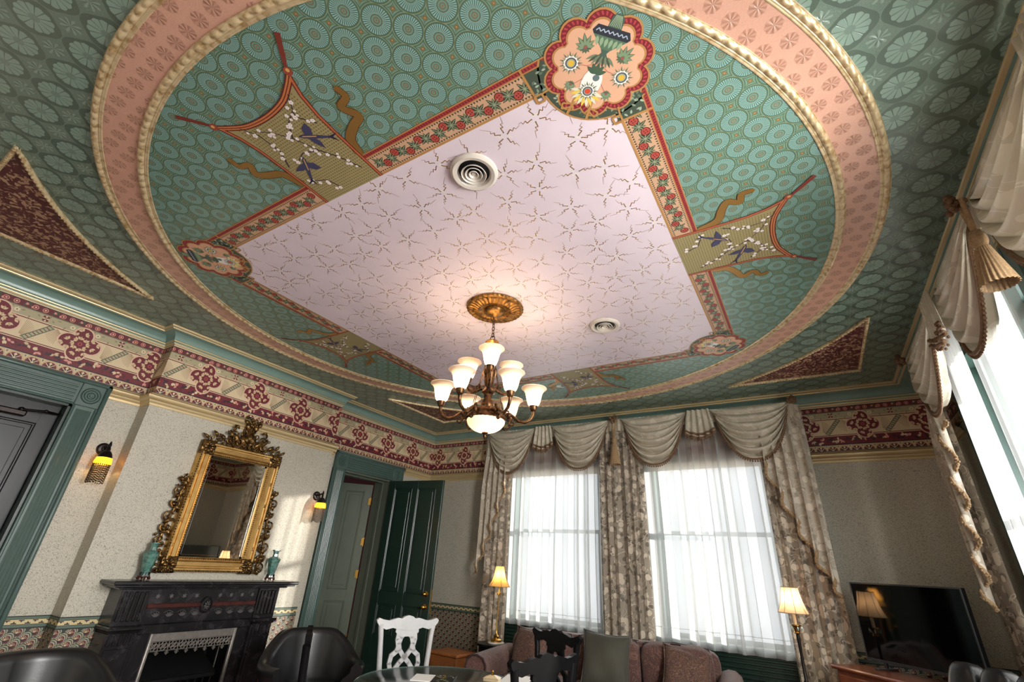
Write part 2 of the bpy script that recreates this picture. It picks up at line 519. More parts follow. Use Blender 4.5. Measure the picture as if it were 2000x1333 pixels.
# lilac square, its gold twig print
H = 1.5625
G().add([(CX-H, CY-H, ZC-0.0055), (CX+H, CY-H, ZC-0.0055), (CX+H, CY+H, ZC-0.0055), (CX-H, CY+H, ZC-0.0055)], [(0, 1, 2, 3)]).build('lilac_square_panel', M_LILAC, ceiling)
cmap = lambda z0: (lambda a, b, h: (CX+a, CY+b, ZC-z0-h))
cv = Cv(0.0002)
r2 = random.Random(3)
pts = []
step = 0.205
nj = int(2*H/step)
for i in range(nj):
    for j in range(nj):
        x = -H+(i+0.5)*2*H/nj+r2.uniform(-0.035, 0.035)+(0.05 if j % 2 else -0.05); y = -H+(j+0.5)*2*H/nj+r2.uniform(-0.035, 0.035)
        if max(abs(x), abs(y)) > H-0.05 or math.hypot(x, y) < 0.2: continue
        a0 = r2.uniform(0, 2*PI); k = r2.choice((4, 5, 5))
        [cv.disc(x+r2.uniform(-0.03, 0.03), y+r2.uniform(-0.03, 0.03), r2.uniform(0.005, 0.009), (226, 216, 206), 0, 7) for _q in range(5)]
        for t in range(k):
            a = a0+2*PI*t/k+r2.uniform(-0.25, 0.25); L = r2.uniform(0.095, 0.135)
            c_, s_ = math.cos(a), math.sin(a); zg = r2.choice((-1, 1))*0.010
            loc = [(0.026, 0), (0.050, zg), (0.053, -zg*0.6), (0.072, zg*0.6), (0.075, -zg*0.8), (L, -zg*0.3)]
            cv.line([(x+p*c_-q*s_, y+p*s_+q*c_) for p, q in loc], 0.0058, (130, 98, 52), 1, 1, 0.0015)
            cv.disc(x+0.022*c_, y+0.022*s_, 0.0045, (120, 120, 96), 2, 6)
cv.clip = None
tag(cv.build('gold_twig_print', cmap(0.0058), [M_PRINT, M_GOLDP], ceiling), kind='stuff')

# borders around the lilac square
CRM, PCH, REDC, DKR, GLD, OLV, DKO, GRN, LGN = (226, 196, 160), (222, 172, 140), (152, 52, 52), (96, 30, 36), (176, 130, 74), (108, 116, 82), (60, 58, 40), (96, 128, 96), (150, 172, 140)
def border_side(rot):
    cv = Cv(0.0002); c_, s_ = math.cos(rot), math.sin(rot)
    cv.T = lambda a, b: (a*c_-b*s_, a*s_+b*c_)
    rq = random.Random(6)
    for sg in (-1, 1):
        a0, a1 = sorted((sg*(H-0.31), sg*(H+0.02))); cv.rect(a0, H-0.01, a1, H+0.128, (66, 78, 64), 5)
        for q in range(46): cv.leaf(rq.uniform(a0+0.012, a1), rq.uniform(H, H+0.118), rq.uniform(0, 6.3), 0.024, 0.011, rq.choice([(130, 150, 128), (96, 118, 96), (160, 176, 156)]), 6)
        cv.line([(sg*(H-0.31), H-0.03), (sg*(H-0.31), H+0.16)], 0.012, GLD, 7)
    for s0, s1 in ((-H-0.10, -0.237), (0.237, H+0.10)):
        cv.rect(s0, H, s1, H+0.012, GLD, 1)
        cv.rect(s0, H+0.012, s1, H+0.128, (196, 158, 126), 0)
        cv.rect(s0, H+0.128, s1, H+0.134, GLD, 1); cv.rect(s0, H+0.134, s1, H+0.154, REDC, 1); cv.rect(s0, H+0.154, s1, H+0.160, GLD, 1)
        t = s0+0.006
        while t < s1-0.004:
            for yb in (H+0.019, H+0.119):
                cv.poly([(t, yb-0.006), (t+0.006, yb+0.007), (t-0.007, yb+0.005)], DKO, 2)
            cv.poly([(t-0.004, H+0.138), (t+0.002, H+0.138), (t+0.005, H+0.150), (t-0.001, H+0.150)], DKR, 2)
            t += 0.0165
        t = s0+0.05; k = 0
        while t < s1-0.03:
            yy = H+0.052 if k % 2 else H+0.088
            cv.disc(t, yy, 0.026, (70, 28, 26), 2, 12); cv.disc(t, yy, 0.0215, (170, 72, 60), 3, 12)
            for q in range(4):
                a = q*PI/2+0.5; cv.disc(t+0.009*math.cos(a), yy+0.009*math.sin(a), 0.0038, (84, 26, 28), 4, 6)
            y2 = H+0.074 if k % 2 else H+0.066; x2 = t+0.0425
            for q in range(8):
                a = q*PI/4+0.3; L = 0.048 if q % 2 else 0.036
                cv.leaf(x2, y2, a, L, 0.018, (58, 66, 48) if q % 2 else (86, 96, 70), 2); cv.line([(x2, y2), (x2+L*0.8*math.cos(a), y2+L*0.8*math.sin(a))], 0.0035, (146, 158, 128), 3)
            t += 0.085; k += 1
    return cv.build('floral_border_print', cmap(0.0062), [M_PRINT], ceiling)
for k in range(4): border_side(k*PI/2)

def lobes(cv, rad, lobe, rot, col, layer, n=10):
    cv.disc(0, 0, rad+lobe*0.35, col, layer, 30)
    for i in range(n):
        a = rot+2*PI*i/n
        cv.disc(rad*math.cos(a), rad*math.sin(a), lobe, col, layer, 18)
def passion(cv, x, y, s, mid=(214, 176, 60), L=5):
    for q in range(22):
        a = 2*PI*q/22; cv.leaf(x, y, a, s*(1.0 if q % 2 else 0.85), s*0.20, (104, 112, 92) if q % 2 else (140, 150, 124), L)
    cv.disc(x, y, s*0.56, (230, 228, 220), L+1, 18); cv.disc(x, y, s*0.47, (72, 80, 84), L+2, 16)
    for q in range(12):
        a = 2*PI*q/12; cv.disc(x+s*0.56*math.cos(a), y+s*0.56*math.sin(a), s*0.07, (240, 240, 236), L+3, 6)
    cv.disc(x, y, s*0.36, (150, 160, 150), L+3, 12); cv.disc(x, y, s*0.27, mid, L+4, 10)
def spray(cv, x, y, s, a0, L=5):
    for q in range(7):
        a = a0+(-3+q)*0.52; l = s*(1.0-0.12*abs(q-3))
        cv.leaf(x, y, a, l, s*0.30, (66, 84, 66), L); cv.leaf(x+0.1*s*math.cos(a), y+0.1*s*math.sin(a), a, l*0.85, s*0.19, (122, 144, 112), L+1)
    for q in range(5):
        a = a0+PI+(-2+q)*0.55
        cv.leaf(x, y, a, s*0.45, s*0.2, (84, 100, 78), L)
    cv.disc(x, y, s*0.12, (150, 80, 74), L+2, 8)
def clover(ix, iy):
    cv = Cv(0.00018)
    ox, oy = ix*math.sqrt(0.5), iy*math.sqrt(0.5)            # outward
    tx, ty = oy*(-1), ox                                     # sideways
    cv.T = lambda a, b: (ix*H+a*tx+b*ox, iy*H+a*ty+b*oy)
    # dark leafy ground behind, where the borders end
    cres = lambda r_: [(r_*math.cos(math.radians(t)), r_*math.sin(math.radians(t))) for t in range(-172, -7, 8)]
    cv.poly(cres(0.268), GLD, 0); cv.poly(cres(0.259), (66, 78, 64), 1)
    rr = random.Random(5)
    for q in range(150):
        a = rr.uniform(0, 2*PI); d = rr.uniform(0.19, 0.275)
        x, y = d*math.cos(a), d*math.sin(a)
        if y > -0.03 or d > 0.25: continue
        cv.leaf(x, y, rr.uniform(0, 6.3), 0.020, 0.010, rr.choice([(130, 150, 128), (96, 118, 96), (160, 176, 156)]), 2)
    rot = PI/2+PI/10
    lobes(cv, 0.176, 0.070, rot, GLD, 3); lobes(cv, 0.174, 0.063, rot, (120, 34, 44), 4)
    for i in range(10):
        a = rot+2*PI*i/10; cx, cy = 0.174*math.cos(a), 0.174*math.sin(a)
        for j in range(9):
            b = a+(-0.46+0.92*j/8)*PI
            p = [(cx+q*math.cos(b+w), cy+q*math.sin(b+w)) for q, w in ((0.043, -0.10), (0.058, -0.02), (0.058, 0.13), (0.043, 0.05))]
            cv.poly(p, (176, 66, 68), 5)
    lobes(cv, 0.160, 0.050, rot, GLD, 6); lobes(cv, 0.157, 0.044, rot, (216, 168, 136), 7)
    # vase, leaves, passion flowers
    cv.poly([(-0.030, 0.172), (-0.026, 0.215), (-0.010, 0.228), (0.010, 0.228), (0.026, 0.215), (0.030, 0.172)], (70, 92, 78), 8)
    for q in range(7): cv.line([(-0.024+q*0.008, 0.176), (-0.012+q*0.004, 0.222)], 0.003, (150, 172, 140), 9)
    cv.poly([(-0.085, 0.145), (-0.070, 0.172), (0.070, 0.172), (0.085, 0.145), (0.075, 0.132), (-0.075, 0.132)], (42, 48, 56), 8)
    cv.line([(-0.07+0.01*q, 0.146+0.012*(q % 2)) for q in range(15)], 0.004, (176, 190, 206), 9)
    cv.poly([(-0.075, 0.132), (0.075, 0.132), (0.020, 0.080), (-0.020, 0.080)], (84, 112, 88), 8)
    for q in range(6): cv.leaf(-0.055+0.022*q, 0.128, -PI/2+0.25*(2.5-q)/2.5, 0.040, 0.016, (140, 164, 130), 9)
    cv.poly([(-0.020, 0.080), (0.020, 0.080), (0.012, 0.066), (0.024, 0.045), (-0.024, 0.045), (-0.012, 0.066)], (70, 92, 78), 8)
    for q in range(9): cv.leaf((q-4)*0.006, 0.055, -PI/2+(q-4)*0.22, 0.055, 0.013, (70, 78, 64) if q % 2 else (112, 128, 100), 9)
    for sx in (-1, 1):
        cv.line([(0, 0.02), (sx*0.05, -0.005), (sx*0.12, -0.012)], 0.003, (176, 96, 86), 8)
        cv.line([(0, 0.02), (sx*0.03, -0.05), (sx*0.085, -0.11)], 0.003, (176, 96, 86), 8)
        spray(cv, sx*0.085, 0.068, 0.062, PI/2-sx*0.45, 9); spray(cv, sx*0.087, -0.105, 0.042, -PI/2+sx*0.2, 9)
        passion(cv, sx*0.120, -0.013, 0.054, L=9)
    # looping gold ribbon and the white bloom that breaks out of the scallop
    for sx in (-1, 1):
        cv.line([(sx*0.028, -0.04), (sx*0.050, -0.255)], 0.013, GLD, 13)
        cv.line([(sx*0.050, -0.215), (sx*0.085, -0.235), (sx*0.090, -0.205), (sx*0.045, -0.195), (sx*0.03, -0.225)], 0.009, GLD, 13)
        q = [(sx*0.20+a, -0.215+b) for a, b in ((0, 0.028), (0.028, 0), (0, -0.028), (-0.028, 0), (0, 0.028))]
        cv.line(q, 0.010, GLD, 13); cv.line([(sx*0.20, -0.19), (sx*0.17, -0.15)], 0.009, GLD, 13)
    cv.disc(0, -0.075, 0.046, (232, 230, 222), 14, 16, ry=0.075)
    for q in range(11): cv.leaf(0, -0.115, PI+0.12+q*0.29, 0.082, 0.022, (226, 196, 84) if q % 2 else (216, 214, 190), 15)
    for q in range(5): cv.leaf(0, -0.03, 0.5+q*0.53, 0.052, 0.022, (66, 92, 70), 15)
    passion(cv, 0.0, -0.115, 0.050, (200, 74, 40), L=16)
    cv.disc(0.012, -0.045, 0.016, (96, 112, 112), 16, 10)
    return cv.build('corner_medallion_print', cmap(0.0072), [M_PRINT], ceiling)
for ix in (-1, 1):
    for iy in (-1, 1): clover(ix, iy)

def smooth2(rib, k=5):
    sm = []
    for i in range(len(rib)-1):
        p0, p1, p2, p3 = rib[max(i-1, 0)], rib[i], rib[i+1], rib[min(i+2, len(rib)-1)]
        for q in range(k):
            t = q/k
            sm.append(tuple(0.5*(2*p1[d]+(p2[d]-p0[d])*t+(2*p0[d]-5*p1[d]+4*p2[d]-p3[d])*t*t+(3*p1[d]-p0[d]-3*p2[d]+p3[d])*t**3) for d in (0, 1)))
    return sm+[rib[-1]]
def banner(rot):
    cv = Cv(0.0002); c_, s_ = math.cos(rot), math.sin(rot)
    cv.T = lambda a, b: (a*c_-b*s_, a*s_+b*c_)
    # b runs outward from the square edge
    edge = [(0.237, 0.0), (0.237, 0.15), (0.238, 0.33), (0.242, 0.45), (0.262, 0.56), (0.300, 0.655)]
    arc = [(0.300, 0.655), (0.245, 0.625), (0.145, 0.585), (0.0, 0.570), (-0.145, 0.585), (-0.245, 0.625), (-0.300, 0.655)]
    out = edge+arc[1:-1]+[(-a, b) for a, b in edge[::-1]]
    cv.poly([(a, H+b) for a, b in out], (154, 142, 98), 0)
    rr = random.Random(11)
    y = 0.012
    while y < 0.60:                                        # woven check ground
        x = -0.225
        while x < 0.226:
            if y < 0.555+0.25*abs(x): cv.poly([(x-0.006, H+y), (x, H+y-0.005), (x+0.006, H+y), (x, H+y+0.005)], (118, 104, 62), 1)
            x += 0.017
        y += 0.0165
    for sg in (-1, 1):
        e = [(sg*a, H+b) for a, b in edge]
        cv.line(e, 0.022, (104, 36, 30), 6); cv.line(e, 0.012, (178, 96, 60), 7)
    a2 = smooth2([(a, H+b) for a, b in arc])
    cv.line(a2, 0.034, (96, 34, 30), 6); cv.line(a2, 0.022, (184, 112, 66), 7); cv.line(a2, 0.004, (96, 34, 30), 8)
    for sg in (-1, 1):
        cv.disc(sg*0.315, H+0.672, 0.022, (150, 70, 50), 9, 10); cv.disc(sg*0.318, H+0.676, 0.010, (206, 160, 96), 10, 8)
        cv.line([(sg*0.325, H+0.69), (sg*0.345, H+0.712), (sg*0.43, H+0.805)], 0.014, (120, 52, 40), 8, 0, 0.026)
        rib = [(0.245, 0.175), (0.285, 0.285), (0.375, 0.325), (0.430, 0.365), (0.395, 0.425), (0.460, 0.445), (0.462, 0.505)] if sg > 0 else [(0.245, 0.175), (0.275, 0.265), (0.355, 0.315), (0.425, 0.345), (0.385, 0.420), (0.450, 0.450), (0.445, 0.505)]
        rib = [(sg*a, H+b) for a, b in rib]
        # smooth the ribbon
        sm = smooth2(rib, 7)
        cv.line(sm, 0.060, (92, 62, 30), 3, 0, 0.036); cv.line(sm, 0.053, (158, 112, 56), 4, 1, 0.030)
        for i, p_ in enumerate(sm[1:-1]): cv.disc(*p_, 0.0265-0.0115*i/len(sm), (158, 112, 56), 4, 12, 1)
    # blossom branches and two birds
    br = [[(-0.18, 0.10), (-0.12, 0.22), (-0.06, 0.30), (0.0, 0.42), (0.07, 0.50), (0.15, 0.55)], [(0.0, 0.42), (-0.06, 0.49), (-0.15, 0.53)],
          [(0.20, 0.30), (0.14, 0.40), (0.15, 0.52), (0.20, 0.60)], [(0.05, 0.05), (0.08, 0.13), (0.17, 0.17)], [(-0.06, 0.30), (0.04, 0.33), (0.12, 0.30)], [(-0.20, 0.42), (-0.13, 0.50), (-0.21, 0.60)]]
    for b in br:
        b = [(x, H+y) for x, y in b]; cv.line(b, 0.008, (58, 50, 60), 9, 0, 0.003)
        for i in range(len(b)-1):
            for k in range(4):
                t = rr.random(); x = b[i][0]+(b[i+1][0]-b[i][0])*t+rr.uniform(-0.022, 0.022); y = b[i][1]+(b[i+1][1]-b[i][1])*t+rr.uniform(-0.022, 0.022)
                if abs(x) > 0.215: continue
                s = rr.uniform(0.6, 1.1)
                for q in range(5): cv.disc(x+0.0075*s*math.cos(q*1.257), y+0.0075*s*math.sin(q*1.257), 0.0062*s, (232, 224, 222), 11, 6)
                cv.disc(x, y, 0.003*s, (190, 150, 110), 12, 5)
    for bx, by, an in ((-0.10, 0.38, 0.5), (0.10, 0.26, 2.2)):
        L = lambda a, b: (bx+a*math.cos(an)-b*math.sin(an), H+by+a*math.sin(an)+b*math.cos(an))
        B = (62, 62, 92)
        cv.poly([L(*p) for p in ((0.07, 0.0), (0.045, 0.012), (-0.02, 0.012), (-0.10, 0.006), (-0.11, -0.006), (-0.02, -0.012), (0.045, -0.012))], B, 13)
        cv.poly([L(*p) for p in ((0.03, 0.008), (0.03, 0.05), (0.0, 0.085), (-0.02, 0.05), (-0.012, 0.008))], B, 13)
        cv.poly([L(*p) for p in ((0.02, -0.008), (0.0, -0.04), (-0.05, -0.075), (-0.04, -0.03), (-0.02, -0.008))], B, 13)
        cv.poly([L(*p) for p in ((-0.09, 0.0), (-0.15, 0.028), (-0.12, 0.0), (-0.15, -0.028))], (44, 42, 66), 13)
        cv.line([L(0.05, 0.0), L(-0.03, 0.003)], 0.006, (196, 150, 80), 14)
    return cv.build('bird_banner_print', cmap(0.0070), [M_PRINT, M_GOLDP], ceiling)
for k in range(4): banner(k*PI/2)
# the white bird printed beside the far banner
cv = Cv(0.0002)
L = lambda a, b: (-0.33+a, H+0.26+b)
cv.poly([L(*p) for p in ((-0.06, 0.06), (-0.02, 0.02), (0.02, 0.0), (0.05, -0.09), (0.06, -0.02), (0.04, 0.05), (0.0, 0.08))], (222, 222, 214), 1)
cv.poly([L(*p) for p in ((-0.06, 0.16), (0.0, 0.10), (0.05, 0.11), (0.02, 0.16), (0.05, 0.22), (0.0, 0.19))], (222, 222, 214), 1)
cv.build('white_bird_print', cmap(0.0062), [M_PRINT], ceiling)

# corner triangles: maroon paper in beaded gilt frames
def corner_triangle(ix, iy):
    a, r0 = 2.72, 3.10
    b = math.sqrt(r0*r0-a*a)
    t0, t1 = math.atan2(b, a), math.atan2(a, b)
    arc = [(r0*math.cos(t0+(t1-t0)*i/16), r0*math.sin(t0+(t1-t0)*i/16)) for i in range(17)]
    out = arc+[(a, a)]
    W = lambda p, z: (CX+ix*p[0], CY+iy*p[1], z)
    G().add([W(p, ZC-0.003) for p in out], [tuple(range(len(out)))]).build('maroon_corner_panel', M_MAROON, ceiling)
    g = G()
    loop = out
    seg = []
    for i in range(len(loop)):
        p, q = loop[i], loop[(i+1) % len(loop)]
        d = math.hypot(q[0]-p[0], q[1]-p[1]); k = max(1, int(d/0.028))
        for j in range(k): seg.append((p[0]+(q[0]-p[0])*j/k, p[1]+(q[1]-p[1])*j/k))
    g.tube([W(p, ZC-0.008) for p in loop], 0.015, 6, closed=True)
    cen = (2.45, 2.45)
    ins = [(p[0]+(cen[0]-p[0])*0.06, p[1]+(cen[1]-p[1])*0.06) for p in loop]
    for i, p in enumerate(seg):
        ang = i*2.4
        g.ball(W(p, ZC-0.018), (0.0145, 0.0115, 0.011), 6, 4)
    g.tube([W((p[0]*0.992+cen[0]*0.008, p[1]*0.992+cen[1]*0.008), ZC-0.012) for p in loop], 0.008, 5, closed=True)
    g.build('gilded_corner_frame', M_MOULD, ceiling, smooth=60)
for ix in (-1, 1):
    for iy in (-1, 1): corner_triangle(ix, iy)

# ------------------------------------------------------------------ swept mouldings round the room
def sweep_room(path, prof, projs, mats, name, closed=False, parent=None):
    """path: plan corners (room on the right-hand side when walking); prof: (d, z, material); projs scales d per segment"""
    n = len(path); segs = n-1
    dirs = []
    for i in range(segs):
        d = Vector((path[i+1][0]-path[i][0], path[i+1][1]-path[i][1])); dirs.append(d.normalized())
    g = G(); rows = []
    for i in range(n):
        row = []
        for d, z, m in prof:
            def offl(k):
                nd = Vector((dirs[k].y, -dirs[k].x)); return Vector(path[k])+nd*d*projs[k], dirs[k]
            if i == 0: p = offl(0)[0]
            elif i == n-1: p0, dd = offl(segs-1); p = p0+dd*(Vector(path[i])-Vector(path[i-1])).length
            else:
                p0, d0 = offl(i-1); p1, d1 = offl(i)
                den = d0.x*d1.y-d0.y*d1.x
                t = ((p1.x-p0.x)*d1.y-(p1.y-p0.y)*d1.x)/den
                p = p0+d0*t
            row.append((p.x, p.y, z))
        rows.append(row)
    k = len(prof)
    vs = [p for r_ in rows for p in r_]; fs = []; mi = []
    for i in range(n-1):
        for j in range(k-1):
            g.add([rows[i][j], rows[i+1][j], rows[i+1][j+1], rows[i][j+1]], [(0, 1, 2, 3)], prof[j][2])
    return g.build(name, mats, parent, smooth=40)
PATH = [(XL, YN), (XL, BR0), (XB, BR0), (XB, BR1), (XL, BR1), (XL, YF), (XR, YF), (XR, YN)]
PROJ = [0.96, 0.8, 0.8, 0.8, 0.96, 1.15, 1.45]
cove = [(0.0, 3.352, 1), (0.012, 3.352, 1), (0.016, 3.360, 0), (0.016, 3.372, 1), (0.026, 3.376, 1), (0.028, 3.384, 0), (0.034, 3.386, 0)]
for i in range(9):
    a = PI/2*i/8
    cove.append((0.036+0.082*(1-math.cos(a)), 3.388+0.075*math.sin(a), 0))
cove += [(0.120, 3.466, 1), (0.128, 3.470, 1), (0.130, 3.478, 0), (0.140, 3.480, 1), (0.146, 3.486, 1), (0.148, 3.486, 1), (0.154, 3.492, 1), (0.154, 3.502, 1)]
o = sweep_room(PATH, cove, PROJ, [M_CORN, M_CREAMGOLD], 'trim_1'); tag(o, 'sage green cove cornice with gilt fillets', kind='structure')
railp = [(0.0, 2.70, 0), (0.008, 2.702, 0), (0.010, 2.722, 0), (0.020, 2.730, 0), (0.024, 2.748, 0), (0.040, 2.756, 0), (0.052, 2.772, 0), (0.054, 2.788, 0), (0.044, 2.800, 0), (0.030, 2.804, 0), (0.026, 2.815, 0), (0.0, 2.818, 0)]
for k, pth in enumerate(([(XL, 1.525), (XL, BR0), (XB, BR0), (XB, BR1), (XL, BR1), (XL, 4.15)], [(XL, 5.53), (XL, YF), (XR, YF), (XR, 5.2)], [(XL, YN), (XL, -0.02)])):
    o = sweep_room(pth, railp, [1.0]*(len(pth)-1), [M_CREAMGOLD], 'trim_2'); tag(o, 'gilt picture rail below the patterned frieze', kind='structure')

# ------------------------------------------------------------------ printed frieze
F0, FH = 2.80, 0.555
def frieze(s0, s1, phase, pitch):
    cv = Cv(0.0002); cv.clip = [(0, s0, 1), (0, s1, -1)]
    MAR, DK, CR, BE, PK, GR = (112, 34, 46), (48, 32, 42), (218, 198, 162), (200, 180, 142), (214, 150, 134), (112, 116, 92)
    k0 = int(math.floor((s0-phase)/pitch))-1; k1 = int(math.ceil((s1-phase)/pitch))+1
    Z = lambda f: F0+FH*f
    bands = [(0.0, 0.012, DK), (0.012, 0.035, CR), (0.035, 0.05, DK), (0.05, 0.165, (196, 172, 134)), (0.165, 0.185, DK), (0.185, 0.345, MAR), (0.345, 0.358, CR), (0.358, 0.372, MAR), (0.372, 0.685, CR), (0.685, 0.70, MAR), (0.70, 0.715, CR),
             (0.715, 0.835, (176, 164, 132)), (0.835, 0.85, GR), (0.85, 0.945, (104, 40, 46)), (0.945, 0.955, DK), (0.955, 0.975, CR), (0.975, 0.985, GR), (0.985, 1.0, CR)]
    for a, b, c in bands: cv.rect(s0, Z(a), s1, Z(b), c, 0)
    rr = random.Random(2)
    for k in range(k0, k1+1):
        cv.T = lambda a, b, k=k: (phase+pitch*k+a*pitch, Z(b))
        asp = FH/pitch
        E = lambda x, y, r, c, l, n=14: cv.disc(x, y, r, c, l, n, ry=r/asp)       # round disc in strip units
        # half-round fans along the bottom
        for q in range(5):
            x = -0.5+(q+0.5)/5
            fan = [(x+0.085*math.cos(t*PI/8), 0.055+0.085/asp*math.sin(t*PI/8)) for t in range(9)]
            cv.poly(fan, MAR, 2); cv.poly([(x+0.6*(a-x), 0.055+0.6*(b-0.055)) for a, b in fan], DK, 3)
            for t in (1, 2, 3): cv.line([(x, 0.055), (x+0.08*math.cos(t*PI/4), 0.055+0.08/asp*math.sin(t*PI/4))], 0.010, CR, 4)
            E(x, 0.115, 0.018, CR, 5, 8); cv.poly([(x+0.1-0.030, 0.160), (x+0.1+0.030, 0.160), (x+0.1, 0.085)], CR, 3)
            cv.poly([(x+0.1-0.016, 0.150), (x+0.1+0.016, 0.150), (x+0.1, 0.11)], GR, 4)
        # leaves and dark blooms on the maroon band
        for q in range(16):
            x = -0.5+(q+0.5)/16; y = 0.265+rr.uniform(-0.04, 0.04)
            c = [CR, DK, BE, DK, (92, 28, 40), PK][(q*5+k) % 6]
            for t in range(3): cv.leaf(x, y, rr.uniform(0, 6.3), 0.060, 0.034, c, 2+(q % 2))
        # fans of rays and the diagonal ladder
        for x0, y0, a0, a1 in ((0.32, 0.375, 0.15, 1.45), ):
            for t in range(13):
                a = a0+(a1-a0)*t/12; ca, sa = math.cos(a), math.sin(a)
                L = min(0.30, (0.305)/max(sa, 0.05))
                cv.line([(x0-0.02+0.06*ca, y0+0.06*sa), (x0-0.02+L*0.62*ca, y0+L*sa)], 0.0045, (150, 116, 84), 1)
        for t in range(12):
            a = PI+0.2+1.2*t/11; cv.line([(0.74+0.05*math.cos(a), 0.68+0.05*math.sin(a)), (0.74+0.20*math.cos(a), 0.68+0.26*math.sin(a))], 0.0045, (150, 116, 84), 1)
        for dx, c, w in ((0, (92, 96, 80), 0.075), (0, (176, 168, 136), 0.05)):
            cv.line([(0.36, 0.376), (0.62, 0.684)], w, c, 2 if w > 0.06 else 3)
        for t in range(9):
            u = (t+0.5)/9; x, y = 0.36+0.26*u, 0.376+0.308*u
            cv.line([(x-0.022, y+0.012), (x+0.022, y-0.012)], 0.012, MAR if t % 2 else (92, 96, 80), 4)
        # crosses and daisies on the grey band
        for q in range(3):
            x = (q+0.25)/3+0.08; y = 0.775
            if q % 2 == 0:
                for t in range(8): cv.leaf(x, y, t*PI/4, 0.045, 0.018, (224, 212, 180), 2)
                E(x, y, 0.012, (150, 110, 70), 3, 8)
            else:
                for t in range(4):
                    a = t*PI/2+PI/4; cv.disc(x+0.026*math.cos(a), y+0.036*math.sin(a), 0.021, MAR, 2, 8)
                    a += PI/4; cv.disc(x+0.024*math.cos(a), y+0.032*math.sin(a), 0.013, CR, 3, 6)
        for q in range(14): cv.leaf((q+0.5)/14, 0.745+0.06*(q % 2), 0.6+q, 0.05, 0.02, (140, 132, 100), 1)
        # paired roses on the red band
        for q in range(3):
            for d in (0.0, 0.115):
                x = q/3+d
                E(x, 0.897, 0.036, PK, 2, 10); E(x, 0.897, 0.026, MAR, 3, 10); E(x, 0.897, 0.014, (230, 170, 150), 4, 8)
            for t in range(3): cv.leaf(q/3+0.19+0.04*t, 0.885+0.02*(t % 2), 0.9*t, 0.06, 0.03, (72, 78, 62), 2); cv.leaf(q/3+0.21+0.04*t, 0.90, 2.5*t, 0.045, 0.02, PK, 3)
        # quatrefoil
        def quat(r, col, l):
            E(0, 0.555, 0.15, col, l, 12)
            for i in range(4): E(0.150*math.cos(i*PI/2), 0.555+0.150*math.sin(i*PI/2)/asp, r, col, l, 18)
        quat(0.136, (226, 178, 158), 6); quat(0.125, CR, 7); quat(0.116, MAR, 8)
        rq = random.Random(k*7+3)
        for i in range(4):
            a = i*PI/2+0.2
            for t, (d, w) in enumerate(((0.175, 0.42), (0.18, -0.42), (0.235, 0.05), (0.095, 0.75), (0.10, 0.0))):
                cx, cy = d*math.cos(a+w), d*math.sin(a+w); a1 = a+w*2.0+rq.uniform(-0.6, 0.6)
                for q in (-0.75, 0.0, 0.75):
                    cv.leaf(cx-0.028*math.cos(a1), 0.555+(cy-0.028*math.sin(a1))/asp, a1+q, 0.060, 0.032, (214, 190, 150), 9+t*0.3)
                cv.line([(cx-0.02*math.cos(a1), 0.555+(cy-0.02*math.sin(a1))/asp), (cx+0.03*math.cos(a1), 0.555+(cy+0.03*math.sin(a1))/asp)], 0.006, (150, 80, 70), 11)
        E(0, 0.555, 0.032, (176, 74, 74), 11, 8); E(0, 0.555, 0.014, DK, 12, 6)
    return cv
def lay_frieze(s0, s1, phase, pitch, fn, parent): frieze(s0, s1, phase, pitch).build('frieze_paper', fn, [M_PRINT], parent)
lay_frieze(YN, BR0, 1.164, 0.575, lambda a, b, h: (XL+0.001+h, a, b), wall_left)
lay_frieze(XL, XB, XL+0.35, 0.575, lambda a, b, h: (a, BR0-0.001-h, b), wall_left)
lay_frieze(BR0, BR1, 2.195, 0.585, lambda a, b, h: (XB+0.001+h, a, b), wall_left)
lay_frieze(BR1, YF, 4.53, 0.575, lambda a, b, h: (XL+0.001+h, a, b), wall_left)
lay_frieze(XL, XR, 0.701, 0.546, lambda a, b, h: (a, YF-0.001-h, b), wall_back)
lay_frieze(4.6, YF, 5.70, 0.546, lambda a, b, h: (XR-0.001-h, a, b), wall_right)

